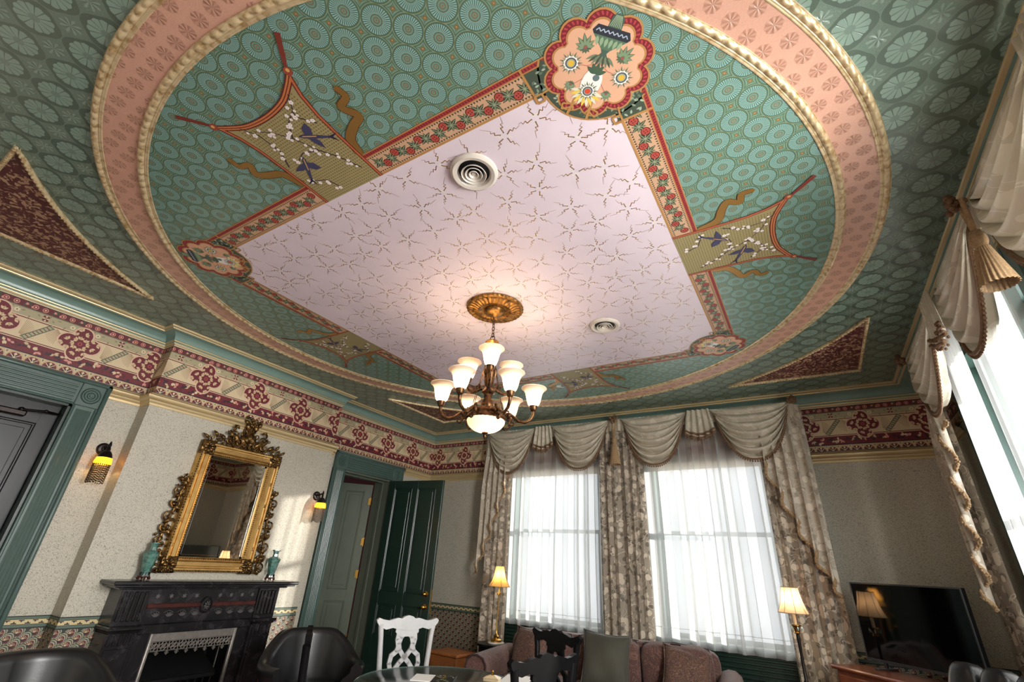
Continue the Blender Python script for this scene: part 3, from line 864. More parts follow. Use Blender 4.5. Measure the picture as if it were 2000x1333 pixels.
# ------------------------------------------------------------------ dado paper: overlapping fans, with a key border
def dado(s0, s1):
    cv = Cv(0.0003, 3e-7); cv.clip = [(0, s0, 1), (0, s1, -1)]
    cv.rect(s0, 0.0, s1, 0.845, (46, 52, 44), 0)
    cv.clip = [(0, s0, 1), (0, s1, -1), (1, 0.845, -1)]
    r = 0.052; row = 0; z = 0.83
    while z > 0.02:
        x = s0-r*2+(r if row % 2 else 0)
        while x < s1+2*r:
            for q, (f, c) in enumerate(((1.0, (44, 62, 52)), (0.90, (172, 162, 138)), (0.80, (62, 84, 72)), (0.68, (178, 166, 140)), (0.58, (96, 38, 42)), (0.32, (54, 26, 30)))):
                cv.poly([(x+r*f*math.cos(t*PI/6-0.35), z-0.02+r*f*1.15*math.sin(t*PI/6)) for t in range(-1, 8)], c, 1+row*0.8+q*0.12)
            for t in range(1, 6): cv.line([(x, z-0.015), (x+0.50*r*math.cos(t*PI/6), z-0.02+0.55*r*math.sin(t*PI/6))], 0.003, (214, 190, 150), 1+row*0.8+0.8)
            x += 2*r
        z -= 0.042; row += 1
    cv.clip = [(0, s0, 1), (0, s1, -1)]
    for a, b, c in ((0.845, 0.855, (30, 34, 30)), (0.855, 0.872, (84, 104, 90)), (0.872, 0.876, (40, 40, 34)), (0.876, 0.908, (206, 186, 140)), (0.908, 0.912, (40, 40, 34)), (0.912, 0.926, (84, 104, 90)), (0.926, 0.934, (28, 34, 30))):
        cv.rect(s0, a, s1, b, c, 3)
    x = s0; k = 0
    while x < s1:
        if k % 2: cv.poly([(x, 0.878), (x+0.034, 0.878), (x+0.034, 0.886), (x+0.024, 0.886), (x+0.017, 0.898), (x+0.010, 0.886), (x, 0.886)], (40, 40, 34), 4)
        else: cv.poly([(x, 0.906), (x+0.034, 0.906), (x+0.034, 0.899), (x+0.024, 0.899), (x+0.017, 0.888), (x+0.010, 0.899), (x, 0.899)], (40, 40, 34), 4)
        x += 0.042; k += 1
    return cv
def lay_dado(s0, s1, fn, parent): dado(s0, s1).build('dado_paper', fn, [M_PRINT], parent)
lay_dado(1.53, BR0, lambda a, b, h: (XL+0.001+h, a, b), wall_left)
lay_dado(XL, XB, lambda a, b, h: (a, BR0-0.001-h, b), wall_left)
for _a, _b in ((BR0, 2.3), (3.3, BR1)): lay_dado(_a, _b, lambda a, b, h: (XB+0.001+h, a, b), wall_left)
lay_dado(5.53, YF, lambda a, b, h: (XL+0.001+h, a, b), wall_left)
lay_dado(XL, BACK_WIN[0][0]-0.1, lambda a, b, h: (a, YF-0.001-h, b), wall_back)
lay_dado(BACK_WIN[1][1]+0.1, XR, lambda a, b, h: (a, YF-0.001-h, b), wall_back)
lay_dado(5.0, YF, lambda a, b, h: (XR-0.001-h, a, b), wall_right)
# ------------------------------------------------------------------ doors
def door_leaf(name, parent, w, h, t, mat, M, rows=((0.22, 0.36), (0.42, 0.955))):
    """panelled leaf, x along the width from the hinge, y through the thickness"""
    g = G()
    st = 0.115
    g.box(0, w, -t*0.20, t*0.20, 0, h)
    for a, b in ((0, st), (w-st, w), (w/2-0.05, w/2+0.05)): g.box(a, b, -t/2, t/2, 0, h, c=0.004)
    zs = [0.0]+[f*h for r_ in rows for f in r_]+[h]
    for k in range(0, len(zs), 2): g.box(0, w, -t/2+0.0006, t/2-0.0006, zs[k], zs[k+1], c=0.004)
    o = g.build(name, mat, parent, M=M)
    for z0, z1 in rows:
        for a, b in ((st, w/2-0.05), (w/2+0.05, w-st)):
            z0h, z1h = z0*h, z1*h
            p = G()
            for sg in (-1, 1):
                y = sg*t*0.20
                q = [(a+0.006, z0h+0.006, y+sg*0.013), (b-0.006, z1h-0.006, y+sg*0.013)]
                # bolection strip and fielded panel
                for x0, x1, y0, y1 in ((a, b, z0h, z0h+0.018), (a, b, z1h-0.018, z1h), (a, a+0.018, z0h, z1h), (b-0.018, b, z0h, z1h)):
                    p.box(x0, x1, min(y, y+sg*0.012), max(y, y+sg*0.012), y0, y1, c=0.005)
                p.box(a+0.05, b-0.05, min(y, y+sg*0.008), max(y, y+sg*0.008), z0h+0.05, z1h-0.05, c=0.006)
            p.build('panel', mat, o)
    return o
def knob(parent, x, y, z, sg, r=0.028, mat=None, name='knob'):
    prof = [(0.0, 0.0), (0.034, 0.0), (0.034, 0.006), (0.014, 0.010), (0.012, 0.030), (r*0.85, 0.036), (r, 0.048), (r*0.9, 0.062), (r*0.5, 0.069), (0.0, 0.071)]
    M = Matrix.Rotation(-sg*PI/2, 3, 'X') if sg else Matrix.Identity(3)
    M = Matrix(((1, 0, 0), (0, 0, sg), (0, 1, 0)))
    return G().lathe(prof, (x, y, z), 20, M=M).build(name, mat or M_BRASS, parent, smooth=50)

def casing(parent, y0, y1, ztop, x=XL, w=0.215, hh=0.235, mat=None):
    mat = mat or M_CASING
    for s0, s1, sg in ((y0-w, y0, -1), (y1, y1+w, 1)):
        g = G()
        g.box(x, x+0.022, s0, s1, 0.0, ztop)
        inner = s1 if sg < 0 else s0; outer = s0 if sg < 0 else s1
        a, b = sorted((outer, outer-sg*0.034)); g.box(x, x+0.046, a, b, 0.0, ztop+hh, c=0.008)
        a, b = sorted((outer-sg*0.040, outer-sg*0.054)); g.box(x, x+0.034, a, b, 0.0, ztop, c=0.006)
        a, b = sorted((inner, inner+sg*0.020)); g.box(x, x+0.030, a, b, 0.0, ztop, c=0.006)
        c0 = (outer-sg*0.064+inner+sg*0.03)/2; span = abs((outer-sg*0.064)-(inner+sg*0.03))
        for k in range(5):
            yy = c0+(k-2)*span/5.4
            g.tube([(x+0.020, yy, 0.25), (x+0.020, yy, ztop-0.03)], 0.0115, 6)
        g.box(x, x+0.040, min(s0, s1), max(s0, s1), 0.0, 0.22, c=0.006)
        g.build('casing', mat, parent, smooth=50)
        b_ = G(); b_.box(x, x+0.034, s0 if sg > 0 else s0+0.034, s1 if sg < 0 else s1-0.034, ztop, ztop+hh-0.03, c=0.006)
        cy = (s0+s1)/2+(-sg)*0.017; cz = ztop+hh/2-0.015
        MX = Matrix(((0, 0, 1), (1, 0, 0), (0, 1, 0)))
        b_.lathe([(0.0, 0.012), (0.010, 0.012), (0.014, 0.003), (0.022, 0.003), (0.028, 0.012), (0.034, 0.003), (0.042, 0.003), (0.048, 0.012), (0.054, 0.003), (0.062, 0.003), (0.068, 0.011), (0.074, 0.0)], (x+0.034, cy, cz), 28, M=MX)
        b_.build('corner_block', mat, parent, smooth=40)
    g = G(); g.box(x, x+0.022, y0, y1, ztop, ztop+hh-0.03)
    for k in range(5):
        zz = ztop+0.045+k*0.030
        g.tube([(x+0.020, y0+0.02, zz), (x+0.020, y1-0.02, zz)], 0.0115, 6)
    g.box(x, x+0.030, y0, y1, ztop, ztop+0.020, c=0.006)
    g.box(x, x+0.046, y0-w, y1+w, ztop+hh-0.034, ztop+hh, c=0.008)
    g.build('head_casing', mat, parent, smooth=50)
def jamb(parent, y0, y1, ztop, mat, x0=XL-0.32, x1=XL):
    g = G()
    g.box(x0, x1, y0, y0+0.02, 0, ztop); g.box(x0, x1, y1-0.02, y1, 0, ztop); g.box(x0, x1, y0, y1, ztop-0.02, ztop)
    xs = x0+0.14
    g.box(xs, xs+0.05, y1-0.032, y1-0.02, 0, ztop-0.02, c=0.003); g.box(xs, xs+0.05, y0+0.02, y0+0.032, 0, ztop-0.02, c=0.003); g.box(xs, xs+0.05, y0+0.02, y1-0.02, ztop-0.034, ztop-0.02)
    g.build('jamb', mat, parent)
RZ = lambda x, y, z, a: Matrix.Translation((x, y, z)) @ Matrix.Rotation(a, 4, 'Z')
d1 = empty('door_1', kind='structure', label='black panelled door in a reeded green casing beside the fireplace')
casing(d1, D1[0], D1[1], D1[3]); jamb(d1, D1[0], D1[1], D1[3], M_DKGREEN)
lf = door_leaf('leaf', d1, 1.068, 2.55, 0.045, M_BLACKDOOR, RZ(XL-0.15, D1[0]+0.021, 0.005, PI/2), rows=((0.10, 0.36), (0.42, 0.62), (0.68, 0.93)))
knob(lf, 0.09, -0.023, 1.0, -1, mat=M_BRASS)
# overhead closer on the black door
dc = empty('door_closer', (XL-0.127, 0.98, 2.43), label='black overhead closer arm fixed to the top of the black door', cat='door closer')
G().box(0.0, 0.055, -0.14, 0.10, -0.025, 0.025, c=0.010).build('body', M_DKMETAL, dc)
g = G(); g.tube([(0.03, 0.06, 0.03), (0.09, 0.20, 0.045), (0.02, 0.30, 0.055)], 0.010, 8); g.ball((0.09, 0.20, 0.045), 0.016); g.ball((0.03, 0.06, 0.032), 0.02); g.build('arm', M_DKMETAL, dc, smooth=50)

d2 = empty('door_2', kind='structure', label='doorway in a reeded green casing with a grey green inner door')
casing(d2, D2[0], D2[1], D2[3]); jamb(d2, D2[0], D2[1], D2[3], M_GREYGREEN)
lf = door_leaf('leaf', d2, 0.87, 2.50, 0.042, M_GREYGREEN, RZ(XL-0.335, D2[1]-0.03, 0.01, -PI/2-math.radians(46)), rows=((0.10, 0.36), (0.42, 0.955)))
for z in (0.45, 1.25, 1.68, 2.25):
    g = G(); g.tube([(0.0, 0, z-0.055), (0.0, 0, z+0.055)], 0.007, 8); g.ball((0, 0, z+0.06), 0.007); g.ball((0, 0, z-0.06), 0.007)
    g.box(-0.004, 0.035, 0.0185, 0.0225, z-0.05, z+0.05); g.build('hinge', M_BRASS, lf, smooth=50, M=Matrix.Translation((0.0, 0.016, 0)))
g = G()
g.box(XL-2.2, XL-2.1, 3.2, 7.2, 0, ZC); g.box(XL-2.1, XL-0.32, 7.1, 7.2, 0, ZC); g.box(XL-2.1, XL-0.32, 3.2, 3.3, 0, ZC)
g.box(XL-2.2, XL-0.32, 3.2, 7.2, ZC, ZC+0.1); g.box(XL-2.2, XL-0.32, 3.2, 7.2, -0.1, 0.0)
tag(g.build('wall_hall', M_HALL), 'dark red hall seen over the inner door', kind='structure')
d3 = empty('door_3', kind='structure', label='dark green panelled door standing wide open')
ang = math.atan2(0.13, 1.0)
lf = door_leaf('leaf', d3, 0.955, 2.545, 0.045, M_DKGREEN, RZ(XL+0.035, D2[1]-0.03, 0.012, ang))
knob(lf, 0.885, -0.0225, 0.93, -1); knob(lf, 0.885, -0.0225, 1.08, -1, r=0.022, name='deadbolt')
G().box(0.956, 0.958, -0.014, 0.014, 0.86, 1.14, c=0.0005).build('latch_plate', M_BRASS, lf)

# ------------------------------------------------------------------ windows; P(s, d, z): s along the wall, d out of the wall into the room
P_BACK = lambda s, d, z: (s, YF-d, z)
P_RIGHT = lambda s, d, z: (XR-d, s, z)
P_NEAR = lambda s, d, z: (s, YN+d, z)
M_SASH = plain('green_sash_paint', (62, 92, 86), 0.35, var=0.05)
def pbox(g, P, s0, s1, d0, d1, z0, z1, c=0.0):
    a, b = P(s0, d0, z0), P(s1, d1, z1)
    lo = [min(p, q) for p, q in zip(a, b)]; hi = [max(p, q) for p, q in zip(a, b)]
    g.box(lo[0], hi[0], lo[1], hi[1], lo[2], hi[2], c=c)
def window(n, P, s0, s1, label, mull=False, apron=True):
    w = empty('window_%d' % n, kind='structure', label=label)
    g = G()
    pbox(g, P, s0, s0+0.07, -0.28, 0.0, WZ0, WZ1); pbox(g, P, s1-0.07, s1, -0.28, 0.0, WZ0, WZ1); pbox(g, P, s0+0.07, s1-0.07, -0.28, 0.0, WZ1-0.07, WZ1)
    if mull: pbox(g, P, (s0+s1)/2-0.06, (s0+s1)/2+0.06, -0.26, 0.0, WZ0, WZ1-0.07)
    for a, b in ((s0-0.11, s0), (s1, s1+0.11)): pbox(g, P, a, b, 0.0, 0.03, WZ0-0.02, WZ1+0.10, c=0.006)
    pbox(g, P, s0, s1, 0.0, 0.03, WZ1, WZ1+0.10, c=0.006)
    g.build('frame', M_SASH, w)
    g = G(); pbox(g, P, s0-0.13, s1+0.13, 0.0005, 0.075, WZ0-0.045, WZ0, c=0.008); g.build('sill', M_SASH, w)
    cols = [(s0+0.07, (s0+s1)/2-0.06), ((s0+s1)/2+0.06, s1-0.07)] if mull else [(s0+0.07, s1-0.07)]
    for a, b in cols:
        for z0, z1, d in ((WZ0, 1.985, -0.10), (1.935, WZ1-0.07, -0.15)):
            g = G()
            pbox(g, P, a, a+0.05, d-0.04, d, z0, z1); pbox(g, P, b-0.05, b, d-0.04, d, z0, z1)
            pbox(g, P, a+0.05, b-0.05, d-0.04, d, z0, z0+0.05); pbox(g, P, a+0.05, b-0.05, d-0.04, d, z1-0.05, z1)
            s = g.build('sash', M_SASH, w)
            g = G(); pbox(g, P, a+0.05, b-0.05, d-0.022, d-0.018, z0+0.05, z1-0.05); g.build('pane', M_GLASS, s)
    if apron:
        g = G(); pbox(g, P, s0-0.02, s1+0.02, 0.0005, 0.02, 0.12, WZ0-0.05); ap = g.build('apron', M_DKGREEN, w)
        for k in range(16):
            z = 0.16+k*0.042
            g = G(); pbox(g, P, s0+0.02, s1-0.02, 0.018, 0.036, z, z+0.026, c=0.006); g.build('slat', M_DKGREEN, ap)
window(1, P_BACK, *BACK_WIN[0], 'tall sash window behind the sofa nearer the open green door')
window(2, P_BACK, *BACK_WIN[1], 'tall sash window behind the sofa nearer the television')
window(3, P_RIGHT, *RIGHT_WIN[0], 'tall mullioned window on the right wall nearest the corner', mull=True, apron=False)
window(4, P_RIGHT, *RIGHT_WIN[1], 'tall window on the right wall beside the tassel', apron=False)
window(5, P_RIGHT, *RIGHT_WIN[2], 'tall window on the right wall at the near end', apron=False)

# ------------------------------------------------------------------ curtains
def fabric(name, base, dark, light, rough=0.6, scale=9.0, leaf=True, transl=0.0, sheen=0.3):
    m = Mat(name, base, rough, **{'Sheen Weight': sheen, 'Specular IOR Level': 0.35})
    n = m.noise(3.0, 2)
    col = m.mix(n, tuple(c*0.94 for c in base), base)
    if leaf:
        v1 = m.voro(scale); v2 = m.voro(scale*1.31); nn = m.noise(scale*0.9, 1, 0.5, 0.4); ln = m.noise(scale*0.55, 1, 0.5, 1.5)
        col = m.mix((v2+nn*0.35).lt(0.52), col, dark)
        col = m.mix((ln-0.5).abs().lt(0.012), col, light)
        col = m.mix((v1+nn*0.4).lt(0.55), col, light)
    m.color(col)
    weave = m.noise(220, 1); m.bump(weave, 0.08, 0.001)
    if transl:
        nt = m.nt; t = nt.nodes.new('ShaderNodeBsdfTranslucent'); mx = nt.nodes.new('ShaderNodeMixShader'); mx.inputs[0].default_value = transl
        nt.links.new(col.s, t.inputs[0]); nt.links.new(m.b.outputs[0], mx.inputs[1]); nt.links.new(t.outputs[0], mx.inputs[2])
        nt.links.new(mx.outputs[0], nt.nodes['Material Output'].inputs[0])
    return m
M_DRAPE = fabric('leaf_print_drapery', (156, 144, 128), (108, 98, 86), (204, 191, 172), 0.6, 10.5, True, 0.10)
M_CASC = fabric('pale_leaf_print', (188, 176, 158), (160, 149, 132), (212, 201, 184), 0.5, 9.0, True, 0.06)
M_SWAG = fabric('silver_cream_damask', (204, 195, 176), (196, 186, 166), (214, 206, 188), 0.26, 7.0, True, 0.03, 0.05)
M_TRIM = plain('brown_fringe', (122, 92, 66), 0.8, var=0.3, scale=80)
M_TRIML = plain('tan_fringe', (170, 140, 104), 0.8, var=0.25, scale=80)
def sheer_mat():
    m = Mat('white_voile'); nt = m.nt
    nt.nodes.remove(m.b)
    d = nt.nodes.new('ShaderNodeBsdfDiffuse'); d.inputs[0].default_value = (0.55, 0.55, 0.55, 1)
    t = nt.nodes.new('ShaderNodeBsdfTranslucent'); t.inputs[0].default_value = (0.74, 0.75, 0.74, 1)
    tr = nt.nodes.new('ShaderNodeBsdfTransparent')
    a = nt.nodes.new('ShaderNodeMixShader'); a.inputs[0].default_value = 0.62
    b = nt.nodes.new('ShaderNodeMixShader'); b.inputs[0].default_value = 0.40
    nt.links.new(d.outputs[0], a.inputs[1]); nt.links.new(t.outputs[0], a.inputs[2])
    nt.links.new(a.outputs[0], b.inputs[1]); nt.links.new(tr.outputs[0], b.inputs[2])
    nt.links.new(b.outputs[0], nt.nodes['Material Output'].inputs[0])
    return m
M_SHEER = sheer_mat()
def drape(name, P, s0, s1, z0, z1, d, folds, amp, mat, label, cat, group=None, flare=0.0, ns=None, seed=1, hem=0.0, sm=0.30):
    rr = random.Random(seed)
    ph = [rr.uniform(0, 6.28) for _ in range(4)]
    def fn(u, v):
        z = z1+(z0-z1)*v
        wob = 0.5*math.sin(3.1*v+ph[0]+5*u)+0.3*math.sin(7*v+ph[1])
        a = 2*PI*folds*u+ph[2]+0.35*wob+0.9*math.sin(2*PI*u*1.7+ph[3])
        am = amp*(0.75+0.25*math.sin(2*PI*u*folds*0.37+ph[1]))*(0.75+0.25*v)
        mid = (s0+s1)/2; s = mid+(s0+(s1-s0)*u-mid)*(1+flare*v)+sm*am*math.sin(2*a)
        return P(s, d+am*math.sin(a), z)
    g = G(); g.grid(fn, (ns or int(folds*12)), 14)
    o = g.build(name, mat, None, smooth=180)
    tag(o, label, cat, group)
    if hem:
        h = G(); h.grid(lambda u, v: Vector(fn(u, (z1-(z0+hem+0.004*(v-0.5)))/(z1-z0)))+Vector(P(0, 0.003, 0))-Vector(P(0, 0, 0)), int(folds*12), 2)
        h.build('hem_stitching', M_HEM, o)
    return o
M_HEM = Mat('hem_line', (190, 192, 190), 0.8)  # pale grey of the stitched hem line across the sheers
G_SH = 'white sheer curtains'
drape('sheer_curtain', P_BACK, -3.82, -2.30, 0.80, 3.34, 0.105, 9, 0.046, M_SHEER, 'white sheer curtain behind the table lamp with the amber shade', 'curtain', G_SH, ns=260, seed=3, hem=0.165, sm=0.80)
drape('sheer_curtain', P_BACK, -1.76, -0.26, 0.80, 3.34, 0.105, 9, 0.048, M_SHEER, 'white sheer curtain over the sofa nearer the television', 'curtain', G_SH, ns=260, seed=4, hem=0.165, sm=0.80)
drape('sheer_curtain', P_RIGHT, 4.20, 4.66, 0.30, 3.34, 0.11, 7, 0.024, M_SHEER, 'white sheer panel on the right wall, the one by the corner drape', 'curtain', G_SH, ns=90, seed=5)
drape('sheer_curtain', P_RIGHT, 3.10, 4.03, 0.30, 3.34, 0.11, 8, 0.024, M_SHEER, 'white sheer panel on the right wall under the beaded swag', 'curtain', G_SH, ns=100, seed=6)
G_DR = 'leaf print drapes'
drape('floor_drape', P_BACK, -4.13, -3.70, 0.06, 3.34, 0.16, 4, 0.035, M_DRAPE, 'leaf print drape beside the open dark green door', 'curtain', G_DR, ns=70, seed=7)
drape('floor_drape', P_BACK, -2.32, -1.72, 0.06, 3.34, 0.16, 5.5, 0.040, M_DRAPE, 'leaf print drape hanging between the two back windows under the tassel', 'curtain', G_DR, ns=90, seed=8)
drape('floor_drape', P_BACK, -0.36, 0.14, 0.06, 3.34, 0.15, 5, 0.040, M_DRAPE, 'leaf print drape behind the candlestick lamp beside the television', 'curtain', G_DR, ns=80, seed=9)
drape('floor_drape', P_RIGHT, 5.04, 5.46, 0.06, 3.34, 0.13, 4, 0.030, M_DRAPE, 'leaf print drape on the right wall nearest the corner', 'curtain', G_DR, ns=60, seed=10)

def swag(parent, P, sa, sb, ztop, depth, d, nf=6.5):
    def fn(u, v):
        w = 1-abs(2*u-1)**2.3
        vv = v**0.92
        sag = depth*vv*w
        edge = (1-w)*v*0.06
        s = sa+(sb-sa)*(0.5+(u-0.5)*(1-0.14*v*(1-w)))
        fold = 2*abs(math.sin(PI*nf*v+0.3*math.sin(5*u+sa)))-1
        out = d+0.085*w*math.sin(PI*min(1, v*1.02))**0.7+0.058*(w**0.6)*fold*(0.35+0.65*v)
        out += 0.018*(1-w)*math.sin(2*PI*9*v)
        return P(s, out, ztop-sag-edge)
    g = G(); g.grid(fn, 32, 92)
    o = g.build('swag', M_SWAG, parent, smooth=180)
    hem = [Vector(fn(i/48, 1.0)) for i in range(49)]
    nz = Vector(P(0, 1, 0))-Vector(P(0, 0, 0))
    g = G(); g.tube([p+nz*0.006 for p in hem], 0.0115, 6); g.build('braid', M_TRIM, o, smooth=60)
    g = G()
    acc = 0.0
    for i in range(len(hem)-1):
        a, b = hem[i], hem[i+1]; L = (b-a).length; t = 0.026-acc
        while t < L:
            p = a+(b-a)*(t/L)
            g.tube([p, p-Vector((0, 0, 0.018))], 0.004, 4); g.ball(p-Vector((0, 0, 0.026))+nz*0.004, (0.0095, 0.0095, 0.012), 6, 5)
            t += 0.026
        acc = L-(t-0.026)
    tag(g.build('bead_fringe', M_TRIM, o, smooth=60), kind='stuff')
    return o
def jabot(parent, P, s0, s1, ztop, zbot, d):
    def fn(u, v):
        mid = (s0+s1)/2; s = mid+(s1-s0)*(u-0.5)*(0.78+0.30*v)
        z = ztop+(zbot-ztop)*v+0.07*v*(abs(2*u-1)**1.5)
        return P(s, d+0.03+0.018*math.sin(2*PI*4.5*u), z)
    g = G(); g.grid(fn, 46, 8); o = g.build('short_jabot', M_SWAG, parent, smooth=180)
    for dz in (0.0, 0.045):
        g = G(); g.tube([Vector(fn(i/40, 1.0-dz/0.36))+Vector(P(0, 0.008, 0))-Vector(P(0, 0, 0)) for i in range(41)], 0.014, 6); g.build('ruched_trim', M_TRIM, o, smooth=60)
    g = G()
    for i in range(14):
        p = Vector(fn((i+0.5)/14, 1.0)); g.ball(p-Vector((0, 0, 0.026)), (0.0095, 0.0095, 0.012), 6, 5)
    tag(g.build('bead_fringe', M_TRIM, o), kind='stuff')
def rosette(parent, P, s, z, d):
    g = G(); rr = random.Random(int(abs(s)*100))
    for k in range(26):
        a, r_ = rr.uniform(0, 6.28), rr.uniform(0, 0.055); p = P(s+r_*math.cos(a), d+rr.uniform(0.02, 0.075), z+r_*math.sin(a)); g.ball(p, rr.uniform(0.014, 0.022), 6, 5)
    g.build('rosette', M_TRIM, parent, smooth=60)
def tassel(parent, P, s, z0, z1, d):
    g = G(); c = P(s, d, 0); L = z0-z1
    for ds in (-0.018, 0.018):
        g.tube([P(s+ds*(1-t)*1.6, d, z0-0.42*L*t) for t in (0, 0.3, 0.6, 1.0)], 0.012, 6)
    o = g.build('tassel', M_TRIML, parent, smooth=60)
    zz = z0-0.42*L
    G().lathe([(0.004, zz+0.03), (0.022, zz+0.02), (0.034, zz-0.02), (0.036, zz-0.05), (0.026, zz-0.075), (0.030, zz-0.085)], c, 14).build('head', M_TRIML, o, smooth=60)
    def fn(u, v):
        a = 2*PI*u; r_ = (0.028+0.042*v)*(1+0.07*math.cos(22*a)); return (c[0]+r_*math.cos(a), c[1]+r_*math.sin(a), zz-0.085-(zz-0.085-z1)*v)
    G().grid(fn, 110, 6, cu=True).build('skirt', M_TRIML, o, smooth=180)
def cascade(parent, P, s_out, s_in, ztop, z_long, z_short, d, n=5):
    W = s_in-s_out
    def fn(u, v):
        s = s_out+W*(u+1.0/(2*PI*n)*math.sin(2*PI*n*u)*2.0*v)
        L = ztop-(z_long+(z_short-z_long)*u**1.15)
        return P(s, d-0.045+0.085*min(1.0, v*2.2)-0.030*math.cos(2*PI*n*u)*min(1.0, 0.3+v*2), ztop-L*v)
    g = G(); g.grid(fn, 70, 16); o = g.build('cascade', M_CASC, parent, smooth=180)
    nz = Vector(P(0, 1, 0))-Vector(P(0, 0, 0))
    g = G(); pts = [Vector(fn(i/90, 1.0))+nz*0.006 for i in range(91)]; g.tube(pts, 0.012, 6)
    rr = random.Random(4)
    for i in range(90):
        for k in range(3):
            p = pts[i]+(pts[i+1]-pts[i])*(k/3); g.ball(p+Vector((rr.uniform(-.01, .01), rr.uniform(-.01, .01), -0.012)), 0.011, 5, 4)
    g.build('fringe', M_TRIML, o, smooth=60)
def pelmet(parent, P, s0, s1, z, d):
    g = G(); pbox(g, P, s0, s1, 0.001, d, z-0.02, z); g.build('board', M_SWAG, parent)
    g = G(); g.grid(lambda u, v: P(s0+(s1-s0)*u, d+0.012+0.010*math.sin(2*PI*70*u), z-0.002-0.16*v), 560, 4); g.build('gathered_heading', M_SWAG, parent, smooth=180)
ZV = 3.395
v = empty('swag_valance', (0, 0, 0), label='silver cream swag valance with bead fringe across the back windows', cat='valance')
pelmet(v, P_BACK, -4.16, 0.09, ZV, 0.165)
for a, b in ((-4.17, -3.27), (-3.05, -2.11), (-1.99, -1.08), (-0.84, 0.08)): swag(v, P_BACK, a, b, ZV, 0.655, 0.185)
jabot(v, P_BACK, -3.32, -3.00, ZV, 3.03, 0.20); jabot(v, P_BACK, -1.13, -0.79, ZV, 3.03, 0.20)
rosette(v, P_BACK, -2.05, ZV-0.02, 0.22); rosette(v, P_BACK, 0.08, ZV-0.02, 0.22)
tassel(v, P_BACK, -2.05, ZV-0.03, 2.76, 0.27)
cascade(v, P_BACK, -4.21, -3.72, ZV-0.04, 1.37, 2.72, 0.20); cascade(v, P_BACK, 0.145, -0.36, ZV-0.04, 1.40, 2.78, 0.20)
v = empty('swag_valance', (0, 0, 0), label='cream swag valance with long tassel along the right wall', cat='valance')
pelmet(v, P_RIGHT, 0.62, 5.08, ZV, 0.19)
for a, b in ((5.09, 4.06), (3.80, 2.89), (2.80, 1.86), (1.62, 0.66)): swag(v, P_RIGHT, a, b, ZV, 0.66, 0.21)
jabot(v, P_RIGHT, 3.78, 4.08, ZV, 3.02, 0.23); jabot(v, P_RIGHT, 1.60, 1.88, ZV, 3.02, 0.23)
rosette(v, P_RIGHT, 2.80, ZV-0.02, 0.24); rosette(v, P_RIGHT, 5.08, ZV-0.02, 0.24)
tassel(v, P_RIGHT, 2.78, ZV-0.03, 2.84, 0.27)
cascade(v, P_RIGHT, 5.16, 4.70, ZV-0.04, 1.40, 2.70, 0.20)
# ------------------------------------------------------------------ fireplace
inv = lambda e: Matrix.Translation(-Vector(e.location))
M_SLATE = Mat('black_marbled_slate', (40, 38, 40), 0.24, **{'Specular IOR Level': 0.6})
_n = M_SLATE.noise(9, 5, 0.62, 0.8)
M_SLATE.color(M_SLATE.mix(_n.ss(0.42, 0.85), (20, 19, 21), (64, 60, 64)))
M_REDM = Mat('red_marble', (92, 40, 34), 0.25); M_REDM.color(M_REDM.mix(M_REDM.noise(14, 4), (34, 18, 18), (84, 42, 36)))
M_INCISE = plain('incised_grey_line', (128, 126, 124), 0.5, var=0.15, scale=60)
M_IRON = plain('black_cast_iron', (22, 22, 23), 0.45, 0.4, var=0.2, scale=40)
M_PALEMETAL = plain('pale_cast_metal', (140, 134, 128), 0.42, 0.6, var=0.12, scale=40)
fp = empty('fireplace', (XB, 2.80, 0), label='black slate fireplace surround with fluted pilasters and a pierced metal hood', cat='fireplace')
def FB(name, boxes, mat, parent=None, c=0.004, smooth=None):
    g = G()
    for b in boxes: g.box(*b, c=c)
    return g.build(name, mat, parent or fp, smooth, M=inv(fp) if (parent or fp) == fp else None)
x0 = XB+0.001
FB('shelf', [(x0, -4.950, 1.965, 3.705, 1.176, 1.206)], M_SLATE, c=0.007)
FB('shelf_moulding', [(x0, -4.975, 1.99, 3.68, 1.158, 1.176), (x0, -4.99, 2.03, 3.60, 1.145, 1.158)], M_SLATE)
for ys, nm in ((2.065, 0), (3.300, 1)):
    y0, y1 = ys, ys+0.225
    FB('pilaster', [(x0, -5.012, y0, y1, 0.872, 1.145)], M_SLATE)
    for k in range(5): FB('flute_rib', [(-5.012, -4.994, y0+0.022+k*0.040, y0+0.044+k*0.040, 0.905, 1.125)], M_SLATE, c=0.007)
    FB('cap', [(x0, -4.965, y0-0.012, y1+0.020, 0.842, 0.872), (x0, -4.985, y0, y1+0.01, 0.824, 0.842)], M_SLATE, c=0.008)
    FB('pilaster_shaft', [(x0, -5.010, y0, y1, 0.15, 0.824)], M_SLATE)
    for k in range(5): FB('flute_rib', [(-5.010, -4.996, y0+0.022+k*0.040, y0+0.044+k*0.040, 0.735, 0.815)], M_SLATE, c=0.005)
    FB('shaft_panel', [(-5.010, -4.998, y0+0.025, y1-0.025, 0.20, 0.715)], M_SLATE, c=0.006)
    FB('plinth', [(x0, -4.975, y0-0.02, y1+0.02, 0.0, 0.15)], M_SLATE, c=0.008)
FB('frieze_block', [(x0, -5.030, 2.29, 3.30, 0.872, 1.145)], M_SLATE)
FB('red_band', [(-5.030, -5.018, 2.295, 3.295, 0.992, 1.030)], M_REDM, c=0.006)
FB('lintel', [(x0, -5.020, 2.29, 3.30, 0.800, 0.872)], M_SLATE, c=0.006)
for ys in (2.29, 3.17): FB('inner_slip', [(x0, -5.045, ys, ys+0.13, 0.0, 0.800)], M_SLATE)
MX = Matrix(((0, 0, 1), (1, 0, 0), (0, 1, 0)))
